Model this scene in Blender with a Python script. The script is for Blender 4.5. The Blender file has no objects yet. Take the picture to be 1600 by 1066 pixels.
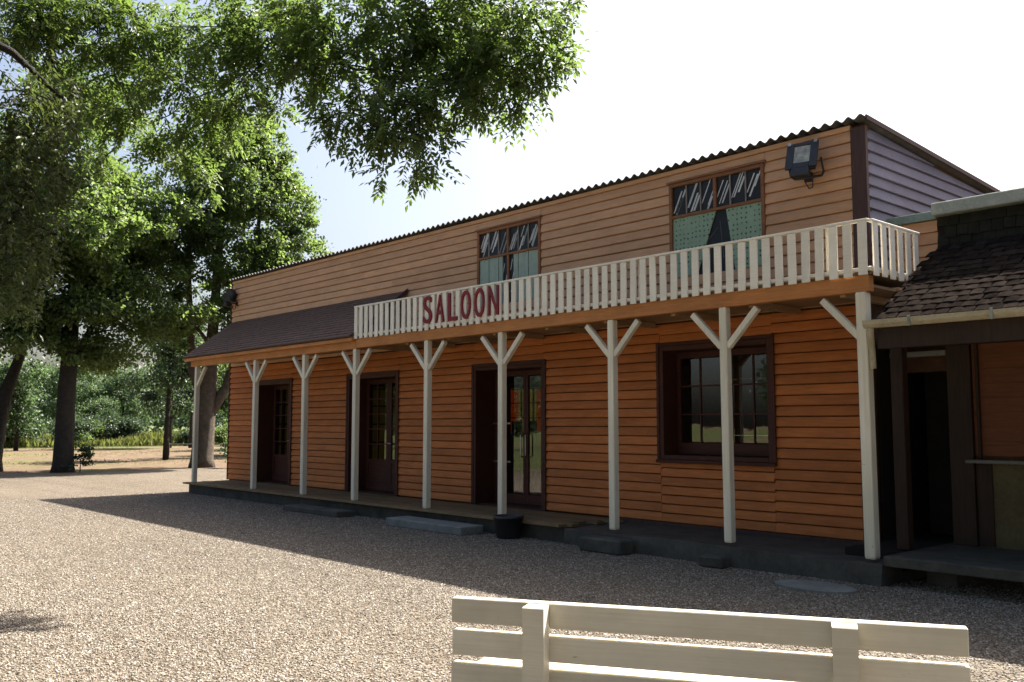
import bpy, math, random
import numpy as np
from mathutils import Vector, Matrix

sc = bpy.context.scene
COL = sc.collection
R = math.radians
rng = np.random.default_rng(11)
random.seed(11)

# ------------------------------------------------------------------ camera, sky, sun, exposure
cd = bpy.data.cameras.new('camera')
cam = bpy.data.objects.new('camera', cd)
COL.objects.link(cam)
cd.sensor_width = 36.0
cd.lens = 36.0 * 1451.0 / 1600.0
cd.clip_start = 0.05
cd.clip_end = 3000
PITCH, YAW = R(5.12), R(41.98)
fwd = Vector((-math.cos(YAW) * math.cos(PITCH), math.sin(YAW) * math.cos(PITCH), math.sin(PITCH)))
cam.location = (0, 0, 1.6)
cam.rotation_euler = fwd.to_track_quat('-Z', 'Y').to_euler()
sc.camera = cam

SUN_EL = R(50.5)
SUN_AZ = R(93.5)                      # measured from +X towards +Y: the sun stands behind the saloon
world = bpy.data.worlds.new("World")
sc.world = world
world.use_nodes = True
wn = world.node_tree
for n in list(wn.nodes):
    wn.nodes.remove(n)
sky = wn.nodes.new('ShaderNodeTexSky')
sky.sky_type = 'NISHITA'
sky.sun_disc = False
sky.sun_elevation = SUN_EL
sky.sun_rotation = R(90) - SUN_AZ
sky.air_density = 1.0
sky.dust_density = 5.5
sky.ozone_density = 1.0
bg = wn.nodes.new('ShaderNodeBackground')
bg.inputs['Strength'].default_value = 0.064
wo = wn.nodes.new('ShaderNodeOutputWorld')
wn.links.new(sky.outputs[0], bg.inputs[0])
wn.links.new(bg.outputs[0], wo.inputs[0])

sd = bpy.data.lights.new('sun', 'SUN')
sd.energy = 5.0
sd.angle = R(0.53)
sd.color = (1.0, 0.94, 0.84)
sun = bpy.data.objects.new('sun', sd)
COL.objects.link(sun)
sv = Vector((math.cos(SUN_AZ) * math.cos(SUN_EL), math.sin(SUN_AZ) * math.cos(SUN_EL), math.sin(SUN_EL)))
sun.rotation_euler = sv.to_track_quat('Z', 'Y').to_euler()
sun.location = (-10, 30, 40)

sc.view_settings.view_transform = 'Standard'
sc.view_settings.look = 'None'
sc.view_settings.exposure = 1.85
sc.view_settings.gamma = 1.0
sc.view_settings.use_curve_mapping = False
sc.cycles.max_bounces = 8
sc.cycles.transparent_max_bounces = 12

# ------------------------------------------------------------------ materials
def new_mat(name):
    m = bpy.data.materials.new(name)
    m.use_nodes = True
    nt = m.node_tree
    for n in list(nt.nodes):
        nt.nodes.remove(n)
    return m, nt, nt.nodes, nt.links


def mixc(N, L, a, b, fac, mode='MIX'):
    n = N.new('ShaderNodeMix')
    n.data_type = 'RGBA'
    n.blend_type = mode
    for sock, v in ((n.inputs[6], a), (n.inputs[7], b), (n.inputs[0], fac)):
        if hasattr(v, 'is_linked'):
            L.new(v, sock)
        elif isinstance(v, (int, float)):
            sock.default_value = v
        else:
            sock.default_value = (*v, 1)
    return n.outputs[2]


def ramp(N, L, fac, stops):
    r = N.new('ShaderNodeValToRGB')
    e = r.color_ramp.elements
    while len(e) < len(stops):
        e.new(0.5)
    for k, (p, c) in enumerate(stops):
        e[k].position = p
        e[k].color = (*c, 1) if len(c) == 3 else c
    L.new(fac, r.inputs[0])
    return r.outputs[0]


def coords(N, L, scale=(1, 1, 1), shift=True):
    tc = N.new('ShaderNodeTexCoord')
    mp = N.new('ShaderNodeMapping')
    mp.inputs['Scale'].default_value = scale
    oi = N.new('ShaderNodeObjectInfo')
    if shift:
        ml = N.new('ShaderNodeMath'); ml.operation = 'MULTIPLY'; ml.inputs[1].default_value = 97.0
        L.new(oi.outputs['Random'], ml.inputs[0])
        ad = N.new('ShaderNodeVectorMath'); ad.operation = 'ADD'
        L.new(tc.outputs['Object'], ad.inputs[0]); L.new(ml.outputs[0], ad.inputs[1])
        L.new(ad.outputs[0], mp.inputs[0])
    else:
        L.new(tc.outputs['Object'], mp.inputs[0])
    return mp.outputs[0], oi


def noise(N, L, vec, scale, detail=5, rough=0.6):
    n = N.new('ShaderNodeTexNoise')
    n.inputs['Scale'].default_value = scale
    n.inputs['Detail'].default_value = detail
    n.inputs['Roughness'].default_value = rough
    L.new(vec, n.inputs['Vector'])
    return n.outputs[0]


def wood(name, col, dark, rough=0.65, stretch=(1.2, 14, 14), rand=0.25, chips=None, bump=0.25, spec=0.3, blotch=0.5):
    """painted or stained timber: grain along local X, blotches, per-piece tone, optional bare or chipped spots"""
    m, nt, N, L = new_mat(name)
    vec, oi = coords(N, L, stretch)
    vec2, _ = coords(N, L, (1, 1, 1))
    g = noise(N, L, vec, 3.0, 6, 0.65)
    b = noise(N, L, vec2, 1.7, 4, 0.6)
    c = ramp(N, L, g, [(0.32, dark), (0.68, col)])
    bl = ramp(N, L, b, [(0.35, (1 - blotch * .5,) * 3), (0.7, (1.08,) * 3)])
    c = mixc(N, L, c, bl, 0.8, 'MULTIPLY')
    tone = ramp(N, L, oi.outputs['Random'], [(0, (1 - rand, 1 - rand * 1.05, 1 - rand * 1.1)), (1, (1 + rand * .5,) * 3)])
    c = mixc(N, L, c, tone, 1.0, 'MULTIPLY')
    if chips:
        vc, _ = coords(N, L, (3, 9, 9))
        k = noise(N, L, vc, 4.0, 8, 0.7)
        f = ramp(N, L, k, [(0.66, (0, 0, 0)), (0.72, (1, 1, 1))])
        c = mixc(N, L, c, chips, f)
    p = N.new('ShaderNodeBsdfPrincipled')
    L.new(c, p.inputs['Base Color'])
    p.inputs['Roughness'].default_value = rough
    p.inputs['Specular IOR Level'].default_value = spec
    bp = N.new('ShaderNodeBump')
    bp.inputs['Strength'].default_value = bump
    bp.inputs['Distance'].default_value = 0.004
    L.new(g, bp.inputs['Height'])
    L.new(bp.outputs[0], p.inputs['Normal'])
    o = N.new('ShaderNodeOutputMaterial')
    L.new(p.outputs[0], o.inputs[0])
    return m


def stone(name, c1, c2, scale=6, rough=0.85, bump=0.4, rand=0.15, dist=0.01, metal=0.0, spec=0.3):
    m, nt, N, L = new_mat(name)
    vec, oi = coords(N, L)
    a = noise(N, L, vec, scale, 8, 0.65)
    f = noise(N, L, vec, scale * 9, 4, 0.6)
    c = ramp(N, L, a, [(0.3, c1), (0.7, c2)])
    c = mixc(N, L, c, ramp(N, L, f, [(0.3, (0.75,) * 3), (0.7, (1.12,) * 3)]), 0.7, 'MULTIPLY')
    tone = ramp(N, L, oi.outputs['Random'], [(0, (1 - rand,) * 3), (1, (1 + rand,) * 3)])
    c = mixc(N, L, c, tone, 1.0, 'MULTIPLY')
    p = N.new('ShaderNodeBsdfPrincipled')
    L.new(c, p.inputs['Base Color'])
    p.inputs['Roughness'].default_value = rough
    p.inputs['Metallic'].default_value = metal
    p.inputs['Specular IOR Level'].default_value = spec
    bp = N.new('ShaderNodeBump')
    bp.inputs['Strength'].default_value = bump
    bp.inputs['Distance'].default_value = dist
    L.new(f, bp.inputs['Height'])
    L.new(bp.outputs[0], p.inputs['Normal'])
    o = N.new('ShaderNodeOutputMaterial')
    L.new(p.outputs[0], o.inputs[0])
    return m


def leafmat(name, dark, light, trans, tfac=0.45, rough=0.48, nscale=0.8):
    m, nt, N, L = new_mat(name)
    ge = N.new('ShaderNodeNewGeometry')
    tc = N.new('ShaderNodeTexCoord')
    n = noise(N, L, tc.outputs['Object'], nscale, 2)
    mx = N.new('ShaderNodeMath'); mx.operation = 'MULTIPLY_ADD'
    L.new(ge.outputs['Random Per Island'], mx.inputs[0]); mx.inputs[1].default_value = 0.6
    sc_ = N.new('ShaderNodeMath'); sc_.operation = 'MULTIPLY_ADD'
    L.new(n, sc_.inputs[0]); sc_.inputs[1].default_value = 1.0; sc_.inputs[2].default_value = -0.3
    L.new(sc_.outputs[0], mx.inputs[2])
    c = ramp(N, L, mx.outputs[0], [(0.1, dark), (0.9, light)])
    t = ramp(N, L, mx.outputs[0], [(0.1, tuple(x * .7 for x in trans)), (0.9, trans)])
    p = N.new('ShaderNodeBsdfPrincipled')
    L.new(c, p.inputs['Base Color'])
    p.inputs['Roughness'].default_value = rough
    p.inputs['Specular IOR Level'].default_value = 0.5
    tr = N.new('ShaderNodeBsdfTranslucent')
    L.new(t, tr.inputs['Color'])
    ms = N.new('ShaderNodeMixShader')
    ms.inputs[0].default_value = tfac
    L.new(p.outputs[0], ms.inputs[1]); L.new(tr.outputs[0], ms.inputs[2])
    o = N.new('ShaderNodeOutputMaterial')
    L.new(ms.outputs[0], o.inputs[0])
    return m


def glassmat(name, tint, ior=1.7, rough=0.02):
    m, nt, N, L = new_mat(name)
    t = N.new('ShaderNodeBsdfTransparent'); t.inputs[0].default_value = (*tint, 1)
    g = N.new('ShaderNodeBsdfGlossy'); g.inputs['Roughness'].default_value = rough
    vec, oi = coords(N, L)
    bp = N.new('ShaderNodeBump'); bp.inputs['Strength'].default_value = 0.05; bp.inputs['Distance'].default_value = 0.01
    L.new(noise(N, L, vec, 3.0, 2), bp.inputs['Height']); L.new(bp.outputs[0], g.inputs['Normal'])
    fr = N.new('ShaderNodeFresnel'); fr.inputs['IOR'].default_value = ior
    ge = N.new('ShaderNodeNewGeometry')
    sb = N.new('ShaderNodeMath'); sb.operation = 'SUBTRACT'; sb.inputs[0].default_value = 1.0
    L.new(ge.outputs['Backfacing'], sb.inputs[1])
    mu = N.new('ShaderNodeMath'); mu.operation = 'MULTIPLY'
    L.new(fr.outputs[0], mu.inputs[0]); L.new(sb.outputs[0], mu.inputs[1])
    ms = N.new('ShaderNodeMixShader')
    L.new(mu.outputs[0], ms.inputs[0]); L.new(t.outputs[0], ms.inputs[1]); L.new(g.outputs[0], ms.inputs[2])
    o = N.new('ShaderNodeOutputMaterial')
    L.new(ms.outputs[0], o.inputs[0])
    return m


def clothmat(name, col, trans, tfac, dots=None):
    m, nt, N, L = new_mat(name)
    vec, oi = coords(N, L, shift=False)
    c = ramp(N, L, noise(N, L, vec, 9, 5), [(0.3, tuple(x * .8 for x in col)), (0.7, col)])
    if dots:
        v = N.new('ShaderNodeTexVoronoi'); v.inputs['Scale'].default_value = 15.0; v.inputs['Randomness'].default_value = 0.25
        L.new(vec, v.inputs['Vector'])
        f = ramp(N, L, v.outputs['Distance'], [(0.17, (1, 1, 1)), (0.24, (0, 0, 0))])
        c = mixc(N, L, c, dots, f)
    d = N.new('ShaderNodeBsdfDiffuse'); L.new(c, d.inputs[0])
    t = N.new('ShaderNodeBsdfTranslucent'); t.inputs[0].default_value = (*trans, 1)
    ms = N.new('ShaderNodeMixShader'); ms.inputs[0].default_value = tfac
    L.new(d.outputs[0], ms.inputs[1]); L.new(t.outputs[0], ms.inputs[2])
    o = N.new('ShaderNodeOutputMaterial'); L.new(ms.outputs[0], o.inputs[0])
    return m


def gravelmat():
    m, nt, N, L = new_mat('gravel_ground')
    tc = N.new('ShaderNodeTexCoord')
    v = N.new('ShaderNodeTexVoronoi'); v.inputs['Scale'].default_value = 52.0
    L.new(tc.outputs['Object'], v.inputs['Vector'])
    sep = N.new('ShaderNodeSeparateColor'); L.new(v.outputs['Color'], sep.inputs[0])
    c = ramp(N, L, sep.outputs[0], [(0.0, (0.16, 0.12, 0.085)), (0.25, (0.30, 0.245, 0.18)), (0.55, (0.42, 0.36, 0.28)),
                                    (0.8, (0.52, 0.46, 0.37)), (1.0, (0.66, 0.62, 0.55))])
    gap = ramp(N, L, v.outputs['Distance'], [(0.25, (1, 1, 1)), (0.75, (0.45, 0.42, 0.38))])
    c = mixc(N, L, c, gap, 1.0, 'MULTIPLY')
    big = noise(N, L, tc.outputs['Object'], 0.35, 6, 0.6)
    c = mixc(N, L, c, ramp(N, L, big, [(0.3, (0.84, 0.82, 0.80)), (0.7, (1.1, 1.09, 1.06))]), 1.0, 'MULTIPLY')
    mp = N.new('ShaderNodeMapping'); mp.inputs['Rotation'].default_value = (0, 0, R(-14)); mp.inputs['Scale'].default_value = (0.06, 1.3, 1)
    L.new(tc.outputs['Object'], mp.inputs[0])
    tr = noise(N, L, mp.outputs[0], 1.2, 3, 0.5)
    c = mixc(N, L, c, (0.46, 0.45, 0.445), 1.0, 'MULTIPLY')
    c = mixc(N, L, c, ramp(N, L, tr, [(0.36, (0.86, 0.84, 0.82)), (0.52, (1.0, 1.0, 1.0))]), 1.0, 'MULTIPLY')
    p = N.new('ShaderNodeBsdfPrincipled'); L.new(c, p.inputs['Base Color'])
    p.inputs['Roughness'].default_value = 0.85
    p.inputs['Specular IOR Level'].default_value = 0.25
    inv = N.new('ShaderNodeMath'); inv.operation = 'SUBTRACT'; inv.inputs[0].default_value = 1.0
    L.new(v.outputs['Distance'], inv.inputs[1])
    bp = N.new('ShaderNodeBump'); bp.inputs['Strength'].default_value = 0.9; bp.inputs['Distance'].default_value = 0.012
    L.new(inv.outputs[0], bp.inputs['Height']); L.new(bp.outputs[0], p.inputs['Normal'])
    o = N.new('ShaderNodeOutputMaterial'); L.new(p.outputs[0], o.inputs[0])
    return m


def pebblemat():
    m, nt, N, L = new_mat('pebble_stone')
    oi = N.new('ShaderNodeObjectInfo')
    c = ramp(N, L, oi.outputs['Random'], [(0.0, (0.075, 0.057, 0.044)), (0.15, (0.155, 0.126, 0.096)), (0.5, (0.218, 0.184, 0.149)),
                                          (0.8, (0.275, 0.244, 0.203)), (1.0, (0.46, 0.425, 0.37))])
    p = N.new('ShaderNodeBsdfPrincipled'); L.new(c, p.inputs['Base Color'])
    p.inputs['Roughness'].default_value = 0.7
    p.inputs['Specular IOR Level'].default_value = 0.3
    o = N.new('ShaderNodeOutputMaterial'); L.new(p.outputs[0], o.inputs[0])
    return m


def fieldmat():
    """dry earth near the yard that turns into grass further off, in patches"""
    m, nt, N, L = new_mat('dry_field_earth')
    tc = N.new('ShaderNodeTexCoord')
    a = noise(N, L, tc.outputs['Object'], 0.16, 7, 0.62)
    b = noise(N, L, tc.outputs['Object'], 1.4, 8, 0.7)
    d = noise(N, L, tc.outputs['Object'], 14.0, 4, 0.7)
    earth = ramp(N, L, b, [(0.3, (0.075, 0.055, 0.038)), (0.5, (0.15, 0.105, 0.072)), (0.7, (0.20, 0.15, 0.105))])
    grass = ramp(N, L, d, [(0.3, (0.06, 0.085, 0.02)), (0.7, (0.15, 0.16, 0.05))])
    f = ramp(N, L, a, [(0.50, (0, 0, 0)), (0.66, (1, 1, 1))])
    c = mixc(N, L, earth, grass, f)
    p = N.new('ShaderNodeBsdfPrincipled'); L.new(c, p.inputs['Base Color'])
    p.inputs['Roughness'].default_value = 0.95
    p.inputs['Specular IOR Level'].default_value = 0.1
    bp = N.new('ShaderNodeBump'); bp.inputs['Strength'].default_value = 0.8; bp.inputs['Distance'].default_value = 0.06
    L.new(d, bp.inputs['Height']); L.new(bp.outputs[0], p.inputs['Normal'])
    o = N.new('ShaderNodeOutputMaterial'); L.new(p.outputs[0], o.inputs[0])
    return m


M = {}
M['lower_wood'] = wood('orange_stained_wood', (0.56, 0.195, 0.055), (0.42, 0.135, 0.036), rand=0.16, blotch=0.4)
M['upper_wood'] = wood('pale_orange_wood', (0.62, 0.36, 0.21), (0.53, 0.30, 0.168), rand=0.09, blotch=0.3)  # paler and less saturated than the lower boards
M['gable_wood'] = wood('mauve_wood', (0.18, 0.165, 0.235), (0.13, 0.118, 0.175), rand=0.15)  # bluish mauve base colour of the end walls
M['beam_wood'] = wood('tan_beam_wood', (0.60, 0.26, 0.085), (0.44, 0.175, 0.055), rand=0.1)
M['soffit'] = wood('soffit_wood', (0.40, 0.27, 0.15), (0.26, 0.16, 0.085), rand=0.1)
M['white'] = wood('cream_painted_wood', (0.86, 0.83, 0.73), (0.80, 0.76, 0.65), rand=0.07, chips=(0.42, 0.36, 0.26), blotch=0.25, bump=0.15)
M['post'] = wood('cream_painted_post', (0.80, 0.76, 0.62), (0.68, 0.63, 0.49), stretch=(12, 12, 1.2), rand=0.07, chips=(0.36, 0.31, 0.23), blotch=0.35, bump=0.2)
M['bench'] = wood('weathered_white_paint', (0.82, 0.765, 0.62), (0.72, 0.665, 0.53), stretch=(0.5, 26, 26), rand=0.08, chips=(0.30, 0.25, 0.18), blotch=0.45, bump=0.45)
M['dark_wood'] = wood('oxblood_painted_wood', (0.085, 0.027, 0.017), (0.05, 0.016, 0.011), rand=0.12)
M['corner'] = wood('dark_brown_trim', (0.085, 0.045, 0.04), (0.05, 0.028, 0.026), stretch=(12, 12, 1), rand=0.05)
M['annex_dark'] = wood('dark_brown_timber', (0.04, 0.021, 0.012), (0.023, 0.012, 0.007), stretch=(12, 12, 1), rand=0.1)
M['deck'] = wood('worn_deck_wood', (0.25, 0.175, 0.09), (0.15, 0.10, 0.05), rand=0.2)
M['backing'] = stone('wall_backing', (0.06, 0.03, 0.015), (0.10, 0.05, 0.025))
M['concrete'] = stone('rough_concrete', (0.045, 0.043, 0.036), (0.11, 0.104, 0.088), scale=3)
M['slab'] = stone('pale_concrete_slab', (0.13, 0.135, 0.125), (0.23, 0.235, 0.22), scale=4)
M['roof_sheet'] = stone('fibre_cement_sheet', (0.05, 0.05, 0.05), (0.11, 0.105, 0.10), scale=2)
M['shingle'] = stone('brown_bitumen_shingle', (0.08, 0.046, 0.036), (0.125, 0.078, 0.060), scale=5, rand=0.2)
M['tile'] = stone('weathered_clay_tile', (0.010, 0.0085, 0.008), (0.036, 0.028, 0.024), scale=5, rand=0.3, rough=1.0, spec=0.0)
M['moss_tile'] = stone('mossy_clay_tile', (0.010, 0.012, 0.008), (0.022, 0.022, 0.015), scale=5, rand=0.15)
M['coping'] = stone('grey_green_coping', (0.22, 0.25, 0.22), (0.42, 0.45, 0.40), scale=3, rough=0.7)
M['flashing'] = stone('green_zinc_flashing', (0.16, 0.23, 0.22), (0.25, 0.33, 0.31), scale=3, rough=0.5)
M['gutter'] = stone('cream_gutter', (0.36, 0.31, 0.20), (0.50, 0.44, 0.31), scale=4, rough=0.5)
M['black'] = stone('black_metal', (0.012, 0.012, 0.014), (0.03, 0.03, 0.033), scale=5, rough=0.45, spec=0.5)
M['dark_void'] = stone('dark_interior', (0.008, 0.007, 0.006), (0.018, 0.015, 0.013), rough=0.9)  # near-black base; shade of the annex passage is put into the colour
M['interior'] = stone('dim_interior_wall', (0.16, 0.09, 0.05), (0.24, 0.14, 0.08))
M['interior_floor'] = stone('interior_floor', (0.07, 0.05, 0.035), (0.12, 0.09, 0.06), rough=0.5)
M['plaster'] = stone('olive_panel', (0.075, 0.062, 0.03), (0.13, 0.108, 0.058), scale=3)
M['hatch'] = wood('orange_hatch_boards', (0.19, 0.065, 0.025), (0.12, 0.042, 0.016), rand=0.1)
M['ledge'] = stone('grey_ledge', (0.14, 0.14, 0.125), (0.22, 0.21, 0.195))
M['red'] = wood('red_letter_paint', (0.27, 0.016, 0.028), (0.18, 0.011, 0.02), rand=0.15, rough=0.5)
M['pane_black'] = stone('painted_black_pane', (0.010, 0.011, 0.014), (0.018, 0.02, 0.026), rough=0.5, bump=0.05)
M['stroke'] = stone('painted_white_stroke', (0.45, 0.46, 0.48), (0.68, 0.69, 0.70), scale=9, rough=0.6)
M['muntin'] = stone('pale_painted_bar', (0.22, 0.20, 0.19), (0.34, 0.31, 0.29), scale=9)
M['figure'] = stone('painted_grey_stroke', (0.06, 0.065, 0.07), (0.12, 0.125, 0.13), scale=9, rough=0.6)
M['curtain'] = clothmat('painted_green_curtain', (0.33, 0.45, 0.345), (0.2, 0.35, 0.25), 0.0, dots=(0.05, 0.13, 0.09))
M['curtain_plain'] = clothmat('painted_pale_green_curtain', (0.37, 0.46, 0.40), (0.2, 0.35, 0.25), 0.0)
M['win_frame'] = wood('brown_window_frame', (0.30, 0.135, 0.06), (0.20, 0.085, 0.04), rand=0.1)
M['orange_cloth'] = clothmat('orange_curtain', (0.4, 0.15, 0.04), (0.24, 0.085, 0.025), 0.5)
M['olive_cloth'] = clothmat('olive_curtain', (0.12, 0.10, 0.03), (0.035, 0.028, 0.008), 0.4)
M['yellow_cloth'] = clothmat('yellow_curtain', (0.4, 0.34, 0.15), (0.22, 0.19, 0.08), 0.5)
M['glass'] = glassmat('window_glass', (0.80, 0.82, 0.78), 2.1)
M['lamp_glass'] = stone('floodlight_lens', (0.10, 0.105, 0.11), (0.48, 0.47, 0.36), scale=11, rough=0.12, spec=0.8, bump=0.1)
M['chrome'] = stone('worn_metal', (0.35, 0.34, 0.32), (0.5, 0.49, 0.46), metal=0.9, rough=0.35, bump=0.1)
M['bark'] = stone('grey_brown_bark', (0.055, 0.042, 0.03), (0.14, 0.11, 0.085), scale=7, bump=1.0, dist=0.05)
M['bark_dark'] = stone('dark_bark', (0.020, 0.017, 0.013), (0.05, 0.042, 0.033), scale=7, bump=1.0, dist=0.05)
M['ash_leaf'] = leafmat('ash_leaf', (.011, .025, .009), (.052, .082, .026), (.20, .30, .06), .48)
M['weep_leaf'] = leafmat('grey_green_needle', (0.024, 0.037, 0.012), (0.066, 0.084, 0.030), (0.120, 0.162, 0.036), 0.4)
M['leaf_mid'] = leafmat('mid_green_leaf', (0.013, 0.03, 0.012), (0.052, 0.088, 0.028), (0.25, 0.37, 0.085), 0.5)
M['leaf_dark'] = leafmat('dark_green_leaf', (0.008, 0.02, 0.012), (0.026, 0.05, 0.026), (0.1, 0.17, 0.055), 0.38)
M['leaf_pale'] = leafmat('pale_green_leaf', (.030, .060, .028), (.065, .105, .048), (.15, .24, .085), .45)
M['weed'] = leafmat('weed_leaf', (0.056, 0.077, 0.017), (0.126, 0.133, 0.042), (0.210, 0.238, 0.056), 0.45)
M['gravel'] = gravelmat()
M['pebble'] = pebblemat()
M['field'] = fieldmat()
M['lawn'] = stone('summer_grass', (0.05, 0.07, 0.017), (0.12, 0.13, 0.042), scale=1.2, bump=0.9, dist=0.05)

# ------------------------------------------------------------------ mesh helpers
ORG = {}


class MB:
    def __init__(s):
        s.v = []; s.f = []

    def add(s, vs, fs):
        b = len(s.v)
        s.v.extend([tuple(map(float, p)) for p in vs])
        s.f.extend([tuple(b + i for i in f) for f in fs])
        return s

    def box(s, x0, x1, y0, y1, z0, z1):
        vs = [(x, y, z) for z in (z0, z1) for y in (y0, y1) for x in (x0, x1)]
        return s.add(vs, [(0, 2, 3, 1), (4, 5, 7, 6), (0, 1, 5, 4), (2, 6, 7, 3), (0, 4, 6, 2), (1, 3, 7, 5)])

    def cbox(s, x0, x1, y0, y1, z0, z1, c=0.006, mat=None):
        """box with chamfered edges"""
        lo = (x0, y0, z0); hi = (x1, y1, z1)
        vs = []; idx = {}
        for ix in (0, 1):
            for iy in (0, 1):
                for iz in (0, 1):
                    for ax in range(3):
                        p = []
                        for a, i in enumerate((ix, iy, iz)):
                            q = (lo, hi)[i][a]
                            if a != ax:
                                q += c if i == 0 else -c
                            p.append(q)
                        idx[(ix, iy, iz, ax)] = len(vs)
                        vs.append(p)
        fs = []
        for ax in range(3):
            o = [a for a in range(3) if a != ax]
            for i in (0, 1):
                q = []
                for (j, k) in ((0, 0), (1, 0), (1, 1), (0, 1)):
                    t = [0, 0, 0]; t[ax] = i; t[o[0]] = j; t[o[1]] = k
                    q.append(idx[(*t, ax)])
                flip = (i == 1) ^ (ax == 1)
                fs.append(tuple(q if flip else q[::-1]))
            # edges parallel to ax
            for j in (0, 1):
                for k in (0, 1):
                    t0 = [0, 0, 0]; t0[o[0]] = j; t0[o[1]] = k
                    t1 = list(t0); t1[ax] = 1
                    q = [idx[(*t0, o[0])], idx[(*t1, o[0])], idx[(*t1, o[1])], idx[(*t0, o[1])]]
                    fs.append(tuple(q))
        for ix in (0, 1):
            for iy in (0, 1):
                for iz in (0, 1):
                    fs.append(tuple(idx[(ix, iy, iz, a)] for a in range(3)))
        if mat is not None:
            vs = [tuple(mat @ Vector(p)) for p in vs]
        return s.add(vs, fs)

    def prism(s, prof, x0, x1, axes=(0, 1, 2)):
        """profile of (a, b) extruded along the first axis"""
        n = len(prof)
        vs = []
        for x in (x0, x1):
            for a, b in prof:
                p = [0, 0, 0]; p[axes[0]] = x; p[axes[1]] = a; p[axes[2]] = b
                vs.append(p)
        fs = [tuple(range(n))[::-1], tuple(range(n, 2 * n))]
        for i in range(n):
            j = (i + 1) % n
            fs.append((i, j, n + j, n + i))
        return s.add(vs, fs)

    def tube(s, pts, rad, n=8, cap=True):
        pts = [Vector(p) for p in pts]
        if not hasattr(rad, '__len__'):
            rad = [rad] * len(pts)
        b = len(s.v)
        ref = None
        for i, p in enumerate(pts):
            t = (pts[min(i + 1, len(pts) - 1)] - pts[max(i - 1, 0)])
            if t.length < 1e-6: t = Vector((0, 0, 1))
            t.normalize()
            if ref is None or abs(ref.dot(t)) > 0.95:
                ref = Vector((1, 0, 0)) if abs(t.x) < 0.8 else Vector((0, 1, 0))
            u = (ref - t * ref.dot(t)).normalized(); w = t.cross(u)
            for k in range(n):
                a = 2 * math.pi * k / n
                s.v.append(tuple(p + (u * math.cos(a) + w * math.sin(a)) * rad[i]))
            ref = u
        for i in range(len(pts) - 1):
            for k in range(n):
                j = (k + 1) % n
                s.f.append((b + i * n + k, b + i * n + j, b + (i + 1) * n + j, b + (i + 1) * n + k))
        if cap:
            s.f.append(tuple(b + k for k in range(n))[::-1])
            e = b + (len(pts) - 1) * n
            s.f.append(tuple(e + k for k in range(n)))
        return s

    def lathe(s, prof, cx, cy, n=24):
        b = len(s.v)
        for r, z in prof:
            for k in range(n):
                a = 2 * math.pi * k / n
                s.v.append((cx + r * math.cos(a), cy + r * math.sin(a), z))
        for i in range(len(prof) - 1):
            for k in range(n):
                j = (k + 1) % n
                s.f.append((b + i * n + k, b + i * n + j, b + (i + 1) * n + j, b + (i + 1) * n + k))
        s.f.append(tuple(b + k for k in range(n))[::-1])
        e = b + (len(prof) - 1) * n
        s.f.append(tuple(e + k for k in range(n)))
        return s

    def mesh(s, name, mat, off=(0, 0, 0), smooth=False, fix=True):
        me = bpy.data.meshes.new(name)
        ox, oy, oz = off
        me.from_pydata([(x - ox, y - oy, z - oz) for x, y, z in s.v], [], s.f)
        if fix and len(s.f) < 60000:
            import bmesh
            bm = bmesh.new(); bm.from_mesh(me)
            bmesh.ops.recalc_face_normals(bm, faces=bm.faces)
            bm.to_mesh(me); bm.free()
        if mat: me.materials.append(mat)
        if smooth:
            me.polygons.foreach_set('use_smooth', [True] * len(me.polygons))
        me.update()
        return me

    def build(s, name, mat, parent=None, smooth=False, at=None):
        """ONE mesh object; its vertices are given in world space, its origin lies at `at` or on its parent's origin"""
        po = ORG[parent.name] if parent else (0, 0, 0)
        o_at = at if at is not None else po
        return place(s.mesh(name, mat, o_at, smooth), name, parent, o_at)


def place(me, name, parent, at):
    o = bpy.data.objects.new(name, me)
    COL.objects.link(o)
    po = ORG[parent.name] if parent else (0, 0, 0)
    o.location = tuple(at[i] - po[i] for i in range(3))
    if parent: o.parent = parent
    ORG[o.name] = tuple(at)
    return o


def thing(name, label, cat, loc, group=None):
    o = bpy.data.objects.new(name, None)
    COL.objects.link(o)
    o.location = loc
    o.empty_display_size = 0.2
    ORG[o.name] = tuple(loc)
    return tag(o, label, cat, group)


def tag(o, label, cat, group=None):
    o['label'] = label; o['category'] = cat
    if group: o['group'] = group
    return o


def kind(o, k):
    o['kind'] = k
    return o


def leaf_mesh(name, pos, dirs, nrm, ln, wd, mat, fold=0.25, parent=None):
    """many small folded leaves: pos base, dirs unit direction, nrm approx normal, ln length, wd half width (arrays)"""
    side = np.cross(dirs, nrm)
    side /= np.linalg.norm(side, axis=1, keepdims=True) + 1e-9
    nn = np.cross(side, dirs)
    L_ = ln[:, None]; W_ = wd[:, None]
    a = pos
    l = pos + dirs * L_ * .45 + side * W_ + nn * W_ * fold
    t = pos + dirs * L_ - nn * L_ * .08
    r = pos + dirs * L_ * .45 - side * W_ + nn * W_ * fold
    n = len(pos)
    v = np.stack([a, l, t, r], 1).reshape(-1, 3)
    base = np.arange(n)[:, None] * 4
    f = np.concatenate([base + np.array([0, 2, 1]), base + np.array([0, 3, 2])], 1).reshape(-1, 3)
    po = ORG[parent.name] if parent else (0, 0, 0)
    v = v - np.array(po)
    me = bpy.data.meshes.new(name)
    me.vertices.add(len(v)); me.vertices.foreach_set('co', v.astype(np.float32).ravel())
    me.loops.add(len(f) * 3); me.loops.foreach_set('vertex_index', f.astype(np.int32).ravel())
    me.polygons.add(len(f))
    me.polygons.foreach_set('loop_start', (np.arange(len(f)) * 3).astype(np.int32))
    me.update(calc_edges=True)
    me.validate()
    me.materials.append(mat)
    return place(me, name, parent, po)


def unit(a):
    return a / (np.linalg.norm(a, axis=1, keepdims=True) + 1e-9)

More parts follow.
